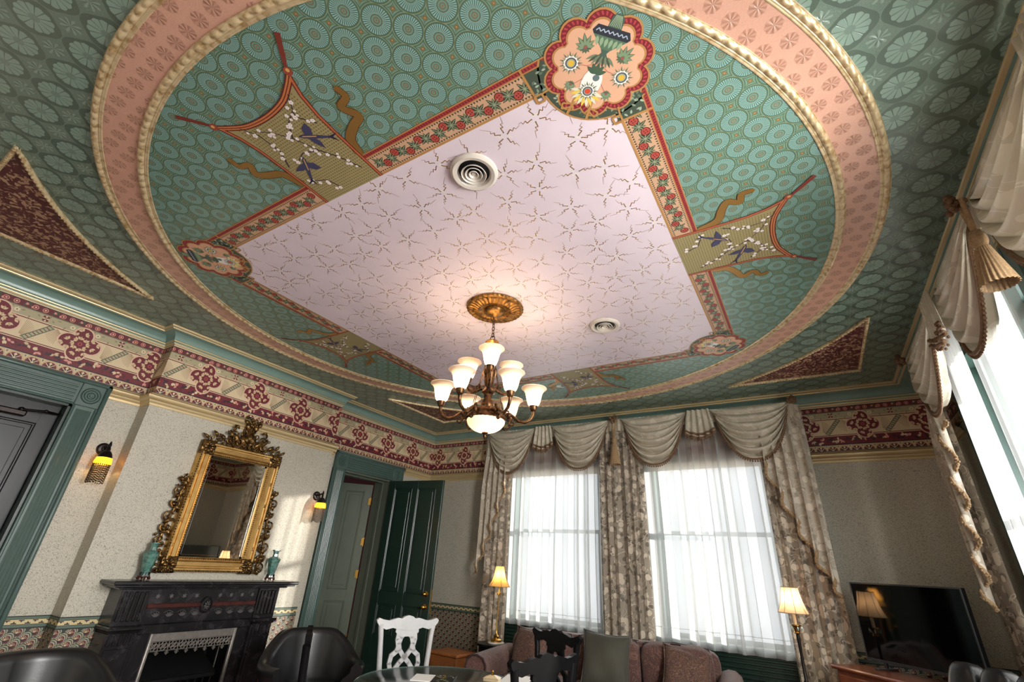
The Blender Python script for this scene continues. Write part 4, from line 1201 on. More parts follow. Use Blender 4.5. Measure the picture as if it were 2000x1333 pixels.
ov = G().lathe([(0.0, 0.020), (0.030, 0.020), (0.036, 0.012), (0.044, 0.012), (0.050, 0.022), (0.060, 0.016), (0.064, 0.0)], (0, 0, 0), 28, M=Matrix(((0, 0, 1), (0.85, 0, 0), (0, 1.1, 0)))).build('oval_medallion', M_SLATE, fp, 50, M=Matrix.Translation((-5.022-XB, -0.005, 1.008)))
g = G()
for r_, n_ in ((0.018, 5), (0.034, 8)):
    for k in range(n_):
        a = 2*PI*k/n_; g.tube([(0.022, 0.8*r_*0.5*math.cos(a), r_*0.5*math.sin(a)), (0.022, 0.8*r_*math.cos(a+0.3), r_*math.sin(a+0.3))], 0.0018, 4)
g.build('carved_flower', M_INCISE, ov)
cvf = Cv(0.0003)
for k in range(9):
    y = 2.36+k*0.11
    if abs(y-2.8) > 0.08:
        for q in range(6): cvf.leaf(y, 1.085, q*PI/3+0.5, 0.022, 0.009, (74, 72, 72), 1)
        for q in range(5): cvf.leaf(y+0.03, 0.925, PI/2+(q-2)*0.5, 0.042, 0.012, (62, 60, 60), 1)
        cvf.line([(y-0.02+0.008*q, 0.955+0.018*math.sin(PI*q/10)) for q in range(11)], 0.003, (62, 60, 60), 1)
o = tag(cvf.build('incised_sprigs', lambda a, b, h: (-5.0295-XB+h, a-2.80, b), [M_PRINT], fp), kind='stuff')
# iron opening with the pale pierced hood
hood = FB('hood', [(-5.075, -5.040, 2.425, 3.165, 0.735, 0.800)], M_PALEMETAL, c=0.004)
g = G()
for k in range(9):
    y = 2.425+0.041+k*0.0822
    for dy, dz in ((0.016, 0), (-0.016, 0), (0, 0.016), (0, -0.016)):
        g.tube([(-5.048, y+dy+0.0175*math.cos(2*PI*t/10), 0.700+dz+0.0175*math.sin(2*PI*t/10)) for t in range(10)], 0.0042, 5, closed=True)
    g.tube([(-5.048, y+0.041, 0.735), (-5.048, y+0.041, 0.632)], 0.0045, 5)
    g.tube([(-5.048, y+0.041-0.015, 0.648), (-5.048, y+0.041, 0.632), (-5.048, y+0.041+0.015, 0.648), (-5.048, y+0.041, 0.664)], 0.004, 5, closed=True)
g.tube([(-5.048, 2.425, 0.736), (-5.048, 3.165, 0.736)], 0.006, 5); g.tube([(-5.048, 2.425, 0.664), (-5.048, 3.165, 0.664)], 0.004, 5)
g.build('pierced_fringe', M_PALEMETAL, fp, 60, M=inv(fp))
for y in (2.425, 3.165):
    g = G(); g.box(-5.066, -5.034, y-0.014, y+0.014, 0.02, 0.815, c=0.004)
    for dy, dz in ((0, 0.864), (-0.018, 0.846), (0.018, 0.846)): g.ball((-5.050, y+dy, dz), (0.010, 0.015, 0.015), 8, 6)
    g.tube([(-5.05, y, 0.81), (-5.05, y, 0.85)], 0.007, 6)
    g.build('upright', M_PALEMETAL, fp, 50, M=inv(fp))
g = G(); g.box(XL+0.02, XL+0.03, 2.43, 3.16, 0.0, 0.79); g.box(XL+0.03, XB, 2.425, 2.435, 0, 0.79); g.box(XL+0.03, XB, 3.155, 3.165, 0, 0.79); g.box(XL+0.03, XB, 2.43, 3.16, 0.785, 0.795)
g.build('firebox', M_IRON, fp, M=inv(fp))
gr = G(); gr.box(-5.28, -5.08, 2.52, 3.08, 0.10, 0.13, c=0.005)
for k in range(9): gr.box(-5.095, -5.08, 2.53+k*0.0665, 2.545+k*0.0665, 0.12, 0.42, c=0.003)
gr.box(-5.10, -5.075, 2.50, 3.10, 0.41, 0.445, c=0.006)
gr.grid(lambda u, v: (-5.12-0.18*v, 2.47+0.66*u+(0.10*v*(1 if u < 0.5 else -1)), 0.44+0.17*v), 3, 4)
gr.build('grate', M_IRON, fp, M=inv(fp))

# ------------------------------------------------------------------ gilt mirror
M_GILT = gilt('bright_gilt', (208, 170, 106), (188, 148, 86), 0.32, 14)
M_ANTQ = gilt('antique_dark_gilt', (132, 100, 56), (34, 26, 20), 0.34, 40)
M_MIRROR = Mat('mirror_silver', (236, 238, 236), 0.01, 1.0)
mr = empty('wall_mirror', (XB, 2.805, 1.29), label='ornate gilt framed mirror with a carved crest above the mantel', cat='mirror')
MI = inv(mr)
GY0, GY1, GZ0, GZ1 = 2.492, 3.118, 1.402, 2.358
g = G(); g.box(XB+0.022, XB+0.028, GY0-0.02, GY1+0.02, GZ0-0.02, GZ1+0.02); g.build('glass', M_MIRROR, mr, M=MI)
g = G()
bw = 0.022
for a, b, c_, d_ in ((GY0, GY1, GZ0, GZ0+bw), (GY0, GY1, GZ1-bw, GZ1), (GY0, GY0+bw, GZ0, GZ1), (GY1-bw, GY1, GZ0, GZ1)):
    g.box(XB+0.0285, XB+0.0325, a, b, c_, d_, c=0.0018)
g.build('bevelled_edge', M_MIRROR, mr, M=MI)
def ring_bar(prof, y0, y1, z0, z1):
    g = G()
    cs = [(y0, z0, -1, -1), (y1, z0, 1, -1), (y1, z1, 1, 1), (y0, z1, -1, 1)]
    for i in range(4):
        a, b = cs[i], cs[(i+1) % 4]
        for j in range(len(prof)-1):
            (o0, h0), (o1, h1) = prof[j], prof[j+1]
            q = [(XB+h0, a[0]+a[2]*o0, a[1]+a[3]*o0), (XB+h0, b[0]+b[2]*o0, b[1]+b[3]*o0), (XB+h1, b[0]+b[2]*o1, b[1]+b[3]*o1), (XB+h1, a[0]+a[2]*o1, a[1]+a[3]*o1)]
            g.add(q, [(0, 1, 2, 3)])
    return g
g = ring_bar([(0.0, 0.026), (0.0, 0.046), (0.012, 0.056), (0.020, 0.048), (0.026, 0.048), (0.030, 0.052), (0.042, 0.066), (0.074, 0.066), (0.080, 0.054), (0.092, 0.058), (0.098, 0.074), (0.112, 0.078), (0.125, 0.062), (0.132, 0.040), (0.135, 0.002)], GY0, GY1, GZ0, GZ1)
g.build('frame', M_GILT, mr, 35, M=MI)
g = G()
def bead_row(y0, y1, z0, z1, off, x, r_, st):
    for a, b in (((y0-off, z0-off), (y1+off, z0-off)), ((y1+off, z0-off), (y1+off, z1+off)), ((y1+off, z1+off), (y0-off, z1+off)), ((y0-off, z1+off), (y0-off, z0-off))):
        L = math.hypot(b[0]-a[0], b[1]-a[1]); n_ = int(L/st)
        for i in range(n_):
            t = (i+0.5)/n_; g.ball((x, a[0]+(b[0]-a[0])*t, a[1]+(b[1]-a[1])*t), (r_, r_*1.0, r_*1.0), 6, 4)
bead_row(GY0, GY1, GZ0, GZ1, 0.012, XB+0.056, 0.008, 0.021); bead_row(GY0, GY1, GZ0, GZ1, 0.118, XB+0.074, 0.0085, 0.024)
tag(g.build('beading', M_ANTQ, mr, 60, M=MI), kind='stuff')
def spiral(g, x, y, z, r0, turns, sg, a0, rad, dx=0.0, n=22):
    pts, rs = [], []
    for i in range(n):
        t = i/(n-1); a = a0+sg*2*PI*turns*t; r_ = r0*(1-0.86*t)
        pts.append((x+dx*math.sin(PI*t), y+r_*math.cos(a), z+r_*math.sin(a))); rs.append(rad*(1-0.55*t))
    g.tube(pts, rs, 7)
    g.ball(pts[-1], rad*1.15, 7, 5)
def acanthus(g, x, y, z, a, L, w, lift=0.02):
    """curling leaf pointing along angle a in the wall plane"""
    c_, s_ = math.cos(a), math.sin(a)
    def fn(u, v):
        t = u; q = (v-0.5)*2
        wid = w*math.sin(PI*min(1, t*0.92+0.06))**0.7*(1+0.18*math.cos(t*26))
        return (x+lift*math.sin(PI*t)*1.3+0.012*(1-q*q)-0.006, y+L*t*c_-q*wid*0.5*s_, z+L*t*s_+q*wid*0.5*c_)
    g.grid(fn, 14, 5)
X1 = XB+0.045
cy = 2.805; top = GZ1+0.135
g = G(); rr = random.Random(9)
for sg in (-1, 1):
    for dy, dz, r0, tr, a0, rad in ((0.10, 0.045, 0.050, 1.3, 0.4, 0.013), (0.20, 0.050, 0.048, 1.2, 2.4, 0.012), (0.30, 0.035, 0.036, 1.1, 1.0, 0.010), (0.16, 0.120, 0.040, 1.1, 0.6, 0.010), (0.075, 0.150, 0.045, 1.2, 2.0, 0.011), (0.38, 0.030, 0.026, 1.0, 0.2, 0.008), (0.235, 0.13, 0.026, 1.0, 2.2, 0.008), (0.055, 0.27, 0.030, 1.1, 0.8, 0.009)):
        A = a0 if sg > 0 else PI-a0
        spiral(g, X1+0.012, cy+sg*dy, top+dz, r0, tr, sg, A, rad, 0.015)
    for dy, dz, a, L, w in ((0.02, 0.01, 1.2, 0.15, 0.06), (0.08, 0.02, 0.9, 0.15, 0.05), (0.17, 0.06, 1.1, 0.11, 0.04), (0.24, 0.03, 0.7, 0.10, 0.04), (0.33, 0.05, 0.9, 0.08, 0.035), (0.40, 0.01, 0.6, 0.09, 0.03), (0.03, 0.18, 1.3, 0.12, 0.05), (0.05, 0.25, 0.8, 0.08, 0.04), (0.19, 0.14, 1.7, 0.08, 0.03), (0.13, 0.19, 0.5, 0.07, 0.03)):
        acanthus(g, X1+0.012, cy+sg*dy, top+dz, a if sg > 0 else PI-a, L, w)
    for k in range(26): g.ball((X1+rr.uniform(0.0, 0.03), cy+sg*rr.uniform(0.0, 0.40), top+rr.uniform(0.0, 0.05)), rr.uniform(0.008, 0.016), 6, 4)
    for k in range(14): g.ball((X1+rr.uniform(0.0, 0.03), cy+sg*rr.uniform(0.0, 0.08), top+rr.uniform(0.25, 0.345)), rr.uniform(0.010, 0.020), 6, 4)
for k in range(7):                                            # the shell
    a = PI/2+(k-3)*0.34; acanthus(g, X1+0.030, cy, top+0.055, a, 0.115-0.008*abs(k-3), 0.034, 0.025)
g.box(XB+0.002, X1, cy-0.20, cy+0.20, top-0.03, top+0.10); g.box(XB+0.002, X1, cy-0.06, cy+0.06, top+0.05, top+0.30)
g.build('crest', M_ANTQ, mr, 60, M=MI)
for sy in (-1, 1):                                             # carved scrolls down both sides
    g = G(); e = cy+sy*(GY1-GY0+0.27)/2
    for k, (dz, out, r0) in enumerate(((0.80, 0.065, 0.040), (0.69, 0.085, 0.058), (0.57, 0.075, 0.046), (0.46, 0.115, 0.058), (0.35, 0.100, 0.050), (0.24, 0.130, 0.060), (0.13, 0.110, 0.058), (0.04, 0.125, 0.066))):
        z = GZ0-0.11+dz
        A = 0.5 if sy > 0 else PI-0.5
        spiral(g, X1-0.005, e+sy*out*0.6, z, r0, 1.25, sy*(1 if k % 2 else -1), A+(k % 2)*PI, 0.011, 0.012)
        acanthus(g, X1-0.010, e-sy*0.01, z+0.03, (0.9 if k % 2 else 2.0) if sy > 0 else PI-(0.9 if k % 2 else 2.0), 0.10, 0.045)
        acanthus(g, X1-0.012, e+sy*out*0.4, z-0.02, (-0.9 if k % 2 else 0.3) if sy > 0 else PI-(-0.9 if k % 2 else 0.3), 0.075, 0.035)
        for q in range(8): g.ball((X1+rr.uniform(-0.015, 0.012), e+sy*rr.uniform(-0.01, out), z+rr.uniform(-0.05, 0.05)), rr.uniform(0.007, 0.015), 6, 4)
    g.tube([(X1-0.01, e+sy*t, GZ0-0.12+zz) for t, zz in ((0.0, 0.80), (0.03, 0.70), (0.035, 0.55), (0.06, 0.42), (0.07, 0.28), (0.085, 0.12), (0.06, 0.0), (0.0, -0.015))], 0.013, 7)
    g.build('side_carving', M_ANTQ, mr, 60, M=MI)
for sy in (-1, 1):
    for z in (GZ0-0.068, GZ1+0.068):
        g = G(); y = cy+sy*((GY1-GY0)/2+0.068)
        g.box(XB+0.01, XB+0.070, y-0.072, y+0.072, z-0.072, z+0.072, c=0.008)
        for k in range(8): acanthus(g, XB+0.068, y, z, k*PI/4, 0.070, 0.034, 0.014)
        for k in range(16): g.ball((XB+0.074, y+rr.uniform(-0.06, 0.06), z+rr.uniform(-0.06, 0.06)), rr.uniform(0.007, 0.013), 6, 4)
        g.build('corner_ornament', M_ANTQ, mr, 60, M=MI)

# ------------------------------------------------------------------ vases on the mantel
M_TEALGL = Mat('teal_glaze', (78, 138, 132), 0.16, **{'Coat Weight': 0.5})
M_TEALGL.color(M_TEALGL.mix(M_TEALGL.noise(18, 3, 0.6, 0.8).ss(0.42, 0.60), (56, 98, 92), (96, 140, 128)))
M_ROSEW = plain('carved_rosewood', (72, 32, 24), 0.35, var=0.2)
def vase(x, y, rz, label):
    t = empty('vase', (x, y, 1.2065), rz, label, 'vase', 'teal mantel vases')
    prof = [(0.0, 0.036), (0.042, 0.036), (0.040, 0.050), (0.036, 0.066), (0.046, 0.12), (0.062, 0.200), (0.064, 0.212), (0.048, 0.226), (0.030, 0.236), (0.026, 0.262), (0.030, 0.284), (0.042, 0.296), (0.042, 0.302), (0.034, 0.302), (0.024, 0.280), (0.022, 0.250)]
    G().lathe(prof, (0, 0, 0), 6).build('body', M_TEALGL, t, 20)
    g = G()
    for k in range(12):
        a = 2*PI*k/12; g.box(-0.004, 0.004, -0.003, 0.003, 0.038, 0.062, M=Matrix.Rotation(a, 4, 'Z') @ Matrix.Translation((0.0385, 0, 0)))
    g.build('foot_ribs', M_DKMETAL, t)
    g = G(); g.lathe([(0.0, 0.036), (0.048, 0.036), (0.050, 0.028), (0.044, 0.022), (0.0, 0.022)], n=6)
    for k in range(6):
        a = 2*PI*(k+0.5)/6; g.tube([(0.038*math.cos(a), 0.038*math.sin(a), 0.026), (0.050*math.cos(a), 0.050*math.sin(a), 0.014), (0.044*math.cos(a), 0.044*math.sin(a), 0.004)], [0.008, 0.008, 0.0045], 6)
    g.build('wooden_stand', M_ROSEW, t, 50)
vase(-5.13, 2.235, 0.35, 'teal glazed vase standing by the gilt mirror, nearer the black door')
vase(-5.13, 3.455, 0.1, 'teal glazed vase standing at the doorway end of the mantel')

# ------------------------------------------------------------------ sconces
M_AMBER = Mat('amber_glass', (232, 176, 40), 0.2, **{'Transmission Weight': 0.0})
def translucent(name, col, emit=0.0, rough=0.3, w=0.65):
    m = Mat(name, col, rough)
    nt = m.nt; t = nt.nodes.new('ShaderNodeBsdfTranslucent'); t.inputs[0].default_value = (*lin(col), 1)
    mx = nt.nodes.new('ShaderNodeMixShader'); mx.inputs[0].default_value = w
    nt.links.new(m.b.outputs[0], mx.inputs[1]); nt.links.new(t.outputs[0], mx.inputs[2]); nt.links.new(mx.outputs[0], nt.nodes['Material Output'].inputs[0])
    return m
M_AMBER = translucent('amber_glass', (240, 184, 48))
M_BEAD = plain('brown_glass_beads', (62, 46, 26), 0.25, 0.2, var=0.3, scale=120)
def lamp_light(parent, loc, power, color=(1.0, 0.72, 0.42), r=0.02):
    d = bpy.data.lights.new('bulb_light', 'POINT'); d.energy = power; d.color = color; d.shadow_soft_size = r
    o = bpy.data.objects.new('bulb_light', d); C.objects.link(o); o.parent = parent; o.location = loc
    return o
def sconce(x, y, z, label):
    t = empty('wall_sconce', (x+0.001, y, z), 0, label, 'wall lamp', 'beaded wall sconces')
    MXl = Matrix(((0, 0, 1), (1, 0, 0), (0, 1, 0)))
    G().lathe([(0.0, 0.030), (0.016, 0.028), (0.022, 0.016), (0.040, 0.014), (0.046, 0.006), (0.054, 0.004), (0.056, 0.0)], (0, 0, 0.02), 24, M=MXl).build('backplate', M_DKMETAL, t, 45)
    pts = [(0.02, 0, 0.02), (0.06, 0, 0.035), (0.095, 0, 0.045), (0.115, 0, 0.030), (0.115, 0, -0.01)]
    g = G(); g.tube(pts, [0.011, 0.010, 0.010, 0.011, 0.013], 8); g.ball((0.115, 0, 0.043), 0.014); g.lathe([(0.0, 0.085), (0.006, 0.075), (0.010, 0.06), (0.014, 0.045)], (0.115, 0, 0)); g.build('arm', M_DKMETAL, t, 50)
    cx_ = 0.115
    G().lathe([(0.012, 0.0), (0.026, -0.006), (0.042, -0.026), (0.052, -0.052), (0.055, -0.066), (0.050, -0.066)], (cx_, 0, 0), 20).build('cap', M_DKMETAL, t, 50)
    G().lathe([(0.054, -0.062), (0.060, -0.085), (0.064, -0.110), (0.062, -0.125)], (cx_, 0, 0), 20).build('shade', M_AMBER, t, 60)
    g = G()
    for k in range(26):
        a = 2*PI*k/26; L = 0.13+0.025*abs(math.sin(2*a))
        for q in range(9): g.ball((cx_+0.062*math.cos(a), 0.062*math.sin(a), -0.128-L*q/8), (0.005, 0.005, 0.008), 5, 4)
    tag(g.build('bead_fringe', M_BEAD, t), kind='stuff')
    lamp_light(t, (cx_, 0, -0.09), 1.0, (1.0, 0.62, 0.25), 0.015)
sconce(XL, 1.665, 2.235, 'amber beaded sconce between the black door and the chimney breast')
sconce(XB, 3.885, 2.125, 'amber beaded sconce beside the doorway with the open doors')

# ------------------------------------------------------------------ ceiling vents
def vent(x, y, label):
    t = empty('ceiling_vent', (x, y, ZC-0.007), 0, label, 'vent', 'round ceiling vents')
    G().lathe([(0.137, 0.0), (0.135, -0.012), (0.120, -0.022), (0.100, -0.018), (0.090, -0.004), (0.088, 0.0)], n=40).build('flange', M_WHITEP, t, 40)
    G().lathe([(0.0, -0.0005), (0.090, -0.0005)], n=32).build('throat', M_IRON, t)
    for r_ in (0.070, 0.048, 0.026):
        G().lathe([(r_-0.014, -0.006), (r_, -0.026), (r_+0.003, -0.024), (r_-0.010, -0.004)], n=32).build('louvre_ring', M_WHITEP, t, 50)
    G().lathe([(0.0, -0.018), (0.012, -0.018), (0.014, -0.002)], n=16).build('boss', M_WHITEP, t, 50)
vent(-1.264, 1.478, 'round cream ceiling vent nearest the flowered corner medallion')
vent(-1.258, 3.517, 'smaller looking round ceiling vent beyond the chandelier towards the windows')

# ------------------------------------------------------------------ ceiling rose and chandelier
M_ROSE = gilt('aged_gold_rose', (156, 112, 54), (76, 52, 28), 0.42, 34)
ch = (-1.99, 2.82)
t = empty('ceiling_medallion', (ch[0], ch[1], ZC-0.0065), 0, 'aged gold round ceiling medallion above the chandelier', 'ceiling medallion')
def rose(u, v):
    prof = [(0.240, 0.0), (0.246, -0.012), (0.236, -0.026), (0.222, -0.026), (0.212, -0.016), (0.180, -0.022), (0.150, -0.036), (0.132, -0.040), (0.120, -0.030), (0.100, -0.030), (0.0, -0.028)]
    k = int(round(v*(len(prof)-1))); r_, z = prof[k]; a = 2*PI*u
    if 4 <= k <= 6: z -= 0.008*abs(math.sin(16*a)); 
    if k in (1, 2): r_ += 0.004*math.cos(36*a)
    return (r_*math.cos(a), r_*math.sin(a), z)
G().grid(rose, 216, 11, cu=True).build('rose', M_ROSE, t, 60)
M_BRONZE = gilt('bronze_patina', (104, 74, 46), (38, 29, 25), 0.36, 40)
M_SHADE = translucent('alabaster_glass', (244, 226, 202), w=0.42)
cd = empty('chandelier', (ch[0], ch[1], 2.34), 0, 'bronze two tier chandelier with nine alabaster bell shades and a bowl', 'chandelier')
zo = -2.34
G().lathe([(0.088, 3.462), (0.090, 3.452), (0.078, 3.434), (0.050, 3.420), (0.024, 3.412), (0.014, 3.396), (0.0, 3.394)], (0, 0, zo), 28).build('canopy', M_ROSE, cd, 45)
def link(z, flip):
    g = G()
    pts = []
    for i in range(14):
        a = 2*PI*i/14; x, zz = 0.011*math.cos(a), 0.021*math.sin(a)
        pts.append((x, 0, z+zo+zz) if flip else (0, x, z+zo+zz))
    return g.tube(pts, 0.0036, 6, closed=True).build('chain_link', M_BRONZE, cd, 60)
for i in range(6): link(3.376-i*0.030, i % 2)
g = G(); g.tube([(0.022*math.cos(2*PI*i/16), 0, 3.195+zo+0.022*math.sin(2*PI*i/16)) for i in range(16)], 0.004, 6, closed=True); g.build('hanging_ring', M_BRONZE, cd, 60)
G().lathe([(0.010, 3.178), (0.022, 3.172), (0.052, 3.165), (0.058, 3.156), (0.050, 3.146), (0.030, 3.128), (0.020, 3.118), (0.024, 3.105), (0.018, 3.090)], (0, 0, zo), 24).build('crown', M_ROSE, cd, 45)
G().lathe([(0.018, 3.092), (0.020, 3.04), (0.026, 3.02), (0.022, 2.98), (0.030, 2.94), (0.050, 2.905), (0.056, 2.88), (0.046, 2.85), (0.038, 2.80), (0.030, 2.76), (0.034, 2.74), (0.052, 2.725), (0.054, 2.71), (0.034, 2.695), (0.030, 2.66), (0.044, 2.635), (0.050, 2.61), (0.040, 2.585), (0.060, 2.575)], (0, 0, zo), 24).build('column', M_BRONZE, cd, 45)
def ringf(u, v):
    prof = [(0.060, 2.580), (0.110, 2.572), (0.142, 2.556), (0.150, 2.540), (0.140, 2.528), (0.150, 2.515), (0.156, 2.500), (0.146, 2.490), (0.136, 2.488)]
    r_, z = prof[int(round(v*8))]; a = 2*PI*u
    return ((r_+0.003*math.cos(24*a))*math.cos(a), (r_+0.003*math.cos(24*a))*math.sin(a), z+zo)
G().grid(ringf, 96, 9, cu=True).build('ring', M_BRONZE, cd, 50)
def bowlf(u, v):
    prof = [(0.142, 2.492), (0.146, 2.478), (0.138, 2.455), (0.118, 2.430), (0.088, 2.410), (0.055, 2.398), (0.020, 2.393)]
    r_, z = prof[int(round(v*6))]; a = 2*PI*u; r_ *= 1+0.012*math.cos(28*a)
    return (r_*math.cos(a), r_*math.sin(a), z+zo)
G().grid(bowlf, 112, 7, cu=True).build('glass_bowl', M_SHADE, cd, 70)
G().lathe([(0.0, 2.396), (0.024, 2.394), (0.026, 2.386), (0.012, 2.378), (0.014, 2.366), (0.008, 2.352), (0.0, 2.342)], (0, 0, zo), 16).build('finial', M_BRONZE, cd, 50)
lamp_light(cd, (0, 0, 2.462+zo), 1.5, (1.0, 0.80, 0.56), 0.03)
def arm_unit(ang, lower):
    ca, sa = math.cos(ang), math.sin(ang)
    W = lambda r_, z, s=0.0: (r_*ca-s*sa, r_*sa+s*ca, z+zo)
    if lower:
        path = [(0.14, 2.545), (0.18, 2.548), (0.215, 2.525), (0.25, 2.495), (0.30, 2.488), (0.34, 2.510), (0.360, 2.548), (0.362, 2.585)]; R0, Z0 = 0.362, 2.585
        sc = [(0.17, 2.520, 0.030), (0.205, 2.478, 0.026), (0.16, 2.565, 0.020)]
    else:
        path = [(0.03, 2.742), (0.07, 2.752), (0.105, 2.738), (0.14, 2.735), (0.18, 2.755), (0.200, 2.79), (0.202, 2.825)]; R0, Z0 = 0.202, 2.825
        sc = [(0.10, 2.775, 0.022)]
    g = G(); g.tube([W(*p) for p in path], [0.014]+[0.0125]*(len(path)-2)+[0.014], 8)
    for r_, z, rad in sc:
        pts = []; rs = []
        for i in range(18):
            t_ = i/17; a = PI*0.6+2*PI*1.2*t_; q = rad*(1-0.8*t_); pts.append(W(r_+q*math.cos(a), z+q*math.sin(a))); rs.append(0.010*(1-0.5*t_))
        g.tube(pts, rs, 6)
    if lower:
        for s_ in (-1, 1): g.ball(W(0.175, 2.53, s_*0.016), (0.016, 0.016, 0.02), 7, 5)
    a_ = g.build('arm', M_BRONZE, cd, 60)
    G().lathe([(0.010, -0.01), (0.020, -0.004), (0.026, 0.008), (0.030, 0.024), (0.034, 0.038), (0.030, 0.040)], W(R0, Z0), 16).build('socket', M_BRONZE, a_, 45)
    G().lathe([(0.030, 0.034), (0.044, 0.052), (0.054, 0.082), (0.061, 0.115), (0.069, 0.145), (0.084, 0.168), (0.102, 0.181), (0.100, 0.186)], W(R0, Z0), 28).build('bell_shade', M_SHADE, a_, 70)
    lamp_light(cd, W(R0, Z0+0.085), 1.9, (1.0, 0.76, 0.50), 0.018)
view = math.atan2(-ch[1], -ch[0])                     # direction from the chandelier to the viewer's side of the room
for k in range(6): arm_unit(view+math.radians(30+60*k-4), True)
for k in range(3): arm_unit(view+math.radians(120*k), False)
for k in range(6):
    a = view+math.radians(60*k); g = G(); g.tube([(0.030*math.cos(a), 0.030*math.sin(a), 3.02+zo), (0.135*math.cos(a), 0.135*math.sin(a), 2.562+zo)], 0.0030, 5); g.build('stay_rod', M_BRONZE, cd)
# ------------------------------------------------------------------ furniture
def ray(px, py): return _r2*((px-1000)/F_PX)-_u2*((py-666.5)/F_PX)+_f
def at(px, py, z):
    d = ray(px, py); return CAM+d*((z-CAM.z)/d.z)
def cush(g, c, s, e=0.45, nu=20, nv=12, m=0, M=None, puff=0.0):
    """soft box: superellipsoid of half sizes s"""
    sp = lambda w: math.copysign(abs(w)**e, w)
    def fn(u, v):
        a = 2*PI*u; b = PI*(v*0.996+0.002)
        x, y, z = sp(math.cos(a))*sp(math.sin(b)), sp(math.sin(a))*sp(math.sin(b)), sp(math.cos(b))
        p = Vector((s[0]*x, s[1]*y, s[2]*z))
        if puff: p.z *= 1+puff*(1-x*x)*(1-y*y)
        if M is not None: p = M @ p
        return p+Vector(c)
    return g.grid(fn, nu, nv, cu=True, m=m)
M_BLACKL = plain('black_lacquer', (14, 14, 15), 0.34, var=0.2, **{'Specular IOR Level': 0.10})
M_CHGLARE = plain('white_glare_lacquer', (186, 186, 186), 0.35, var=0.06, scale=20)  # off-white stands for window glare on black lacquer, put into the colour
M_LEATHER = Mat('black_leather', (22, 22, 24), 0.33, **{'Specular IOR Level': 0.55}); M_LEATHER.bump(M_LEATHER.noise(90, 3), 0.12, 0.002)
M_SEATF = plain('dark_seat_cloth', (66, 48, 44), 0.85, var=0.2)
def flat_band(g, pts, w, y0, y1):
    for i in range(len(pts)-1):
        (ax, az), (bx, bz) = pts[i], pts[i+1]
        L = math.hypot(bx-ax, bz-az) or 1e-6; nx, nz = -(bz-az)/L*w/2, (bx-ax)/L*w/2
        ex, ez = (bx-ax)/L*w*0.2, (bz-az)/L*w*0.2
        g.prism([(ax-ex+nx, az-ez+nz), (ax-ex-nx, az-ez-nz), (bx+ex-nx, bz+ez-nz), (bx+ex+nx, bz+ez+nz)], lambda a, b, d: (a, d-0.06*max(0, b-0.46), b), y0, y1)
def dining_chair(mat):
    """faces +y; the back stands at y = -0.21"""
    t = empty('dining_chair')
    tilt = lambda a, b, d: (a, d-0.06*max(0, b-0.46), b)
    yb = -0.215
    top = [(-0.285, 0.955), (-0.292, 0.975), (-0.270, 0.992), (-0.225, 0.978), (-0.180, 0.972), (-0.130, 0.985), (-0.095, 0.992), (-0.065, 0.986), (-0.04, 1.003), (0.0, 1.012)]
    top = top+[(-a, b) for a, b in top[::-1][1:]]
    bot = [(0.262, 0.930), (0.235, 0.918), (0.20, 0.905), (0.14, 0.918), (0.09, 0.905), (0.0, 0.900)]
    bot = bot+[(-a, b) for a, b in bot[::-1][1:]]
    g = G(); g.prism(top+bot, tilt, yb-0.018, yb+0.018); g.build('top_rail', mat, t)
    g = G()
    g.prism([(-0.092, 0.898), (0.092, 0.898), (0.094, 0.880), (0.070, 0.872), (0.058, 0.845), (0.052, 0.80), (-0.052, 0.80), (-0.058, 0.845), (-0.070, 0.872), (-0.094, 0.880)][:0] or [(-0.105, 0.91), (0.105, 0.91), (0.108, 0.885), (0.085, 0.868), (0.060, 0.852), (-0.060, 0.852), (-0.085, 0.868), (-0.108, 0.885)], tilt, yb-0.011, yb+0.011)
    for sg in (-1, 1):
        band = [(sg*a, b) for a, b in ((0.014, 0.880), (0.034, 0.845), (0.044, 0.80), (0.036, 0.755), (0.012, 0.715), (-0.028, 0.665), (-0.060, 0.61), (-0.062, 0.56), (-0.030, 0.51), (-0.020, 0.475))]
        flat_band(g, [(a*1.45, b) for a, b in band], 0.036, yb-0.010, yb+0.010)
        outer = [(sg*a, b) for a, b in ((0.058, 0.872), (0.062, 0.83), (0.052, 0.78), (0.060, 0.745), (0.092, 0.715), (0.100, 0.66), (0.086, 0.60), (0.05, 0.55), (0.046, 0.50), (0.060, 0.472))]
        flat_band(g, [(a*1.32, b) for a, b in outer], 0.036, yb-0.0095, yb+0.0095)
    g.build('splat', mat, t)
    for sg in (-1, 1):
        g = G(); g.tube([(sg*0.196, yb-0.03, 0.0), (sg*0.200, yb, 0.40), (sg*0.212, yb-0.008, 0.62), (sg*0.235, yb-0.026, 0.86), (sg*0.248, yb-0.030, 0.945)], [0.022, 0.025, 0.024, 0.023, 0.025], 8); g.build('stile', mat, t, 50)
        G().box(sg*0.235-0.022, sg*0.235+0.022, 0.185, 0.229, 0.0, 0.44, c=0.004).build('leg', mat, t)
    g = G(); g.box(-0.24, 0.24, 0.19, 0.215, 0.37, 0.44, c=0.003); g.box(-0.2, 0.2, yb-0.01, yb+0.012, 0.37, 0.44, c=0.003)
    for sg in (-1, 1): g.prism([(sg*0.195, yb), (sg*0.218, yb), (sg*0.250, 0.2), (sg*0.228, 0.2)], lambda a, b, d: (a, b, d), 0.372, 0.438)
    g.build('seat_frame', mat, t)
    g = G(); g.prism([(-0.205, yb+0.015), (0.205, yb+0.015), (0.25, 0.225), (-0.25, 0.225)], lambda a, b, d: (a*(1-0.04*(d > 0.46)), b*(1-0.03*(d > 0.46)), d), 0.438, 0.475); g.build('seat', M_SEATF, t)
    return t
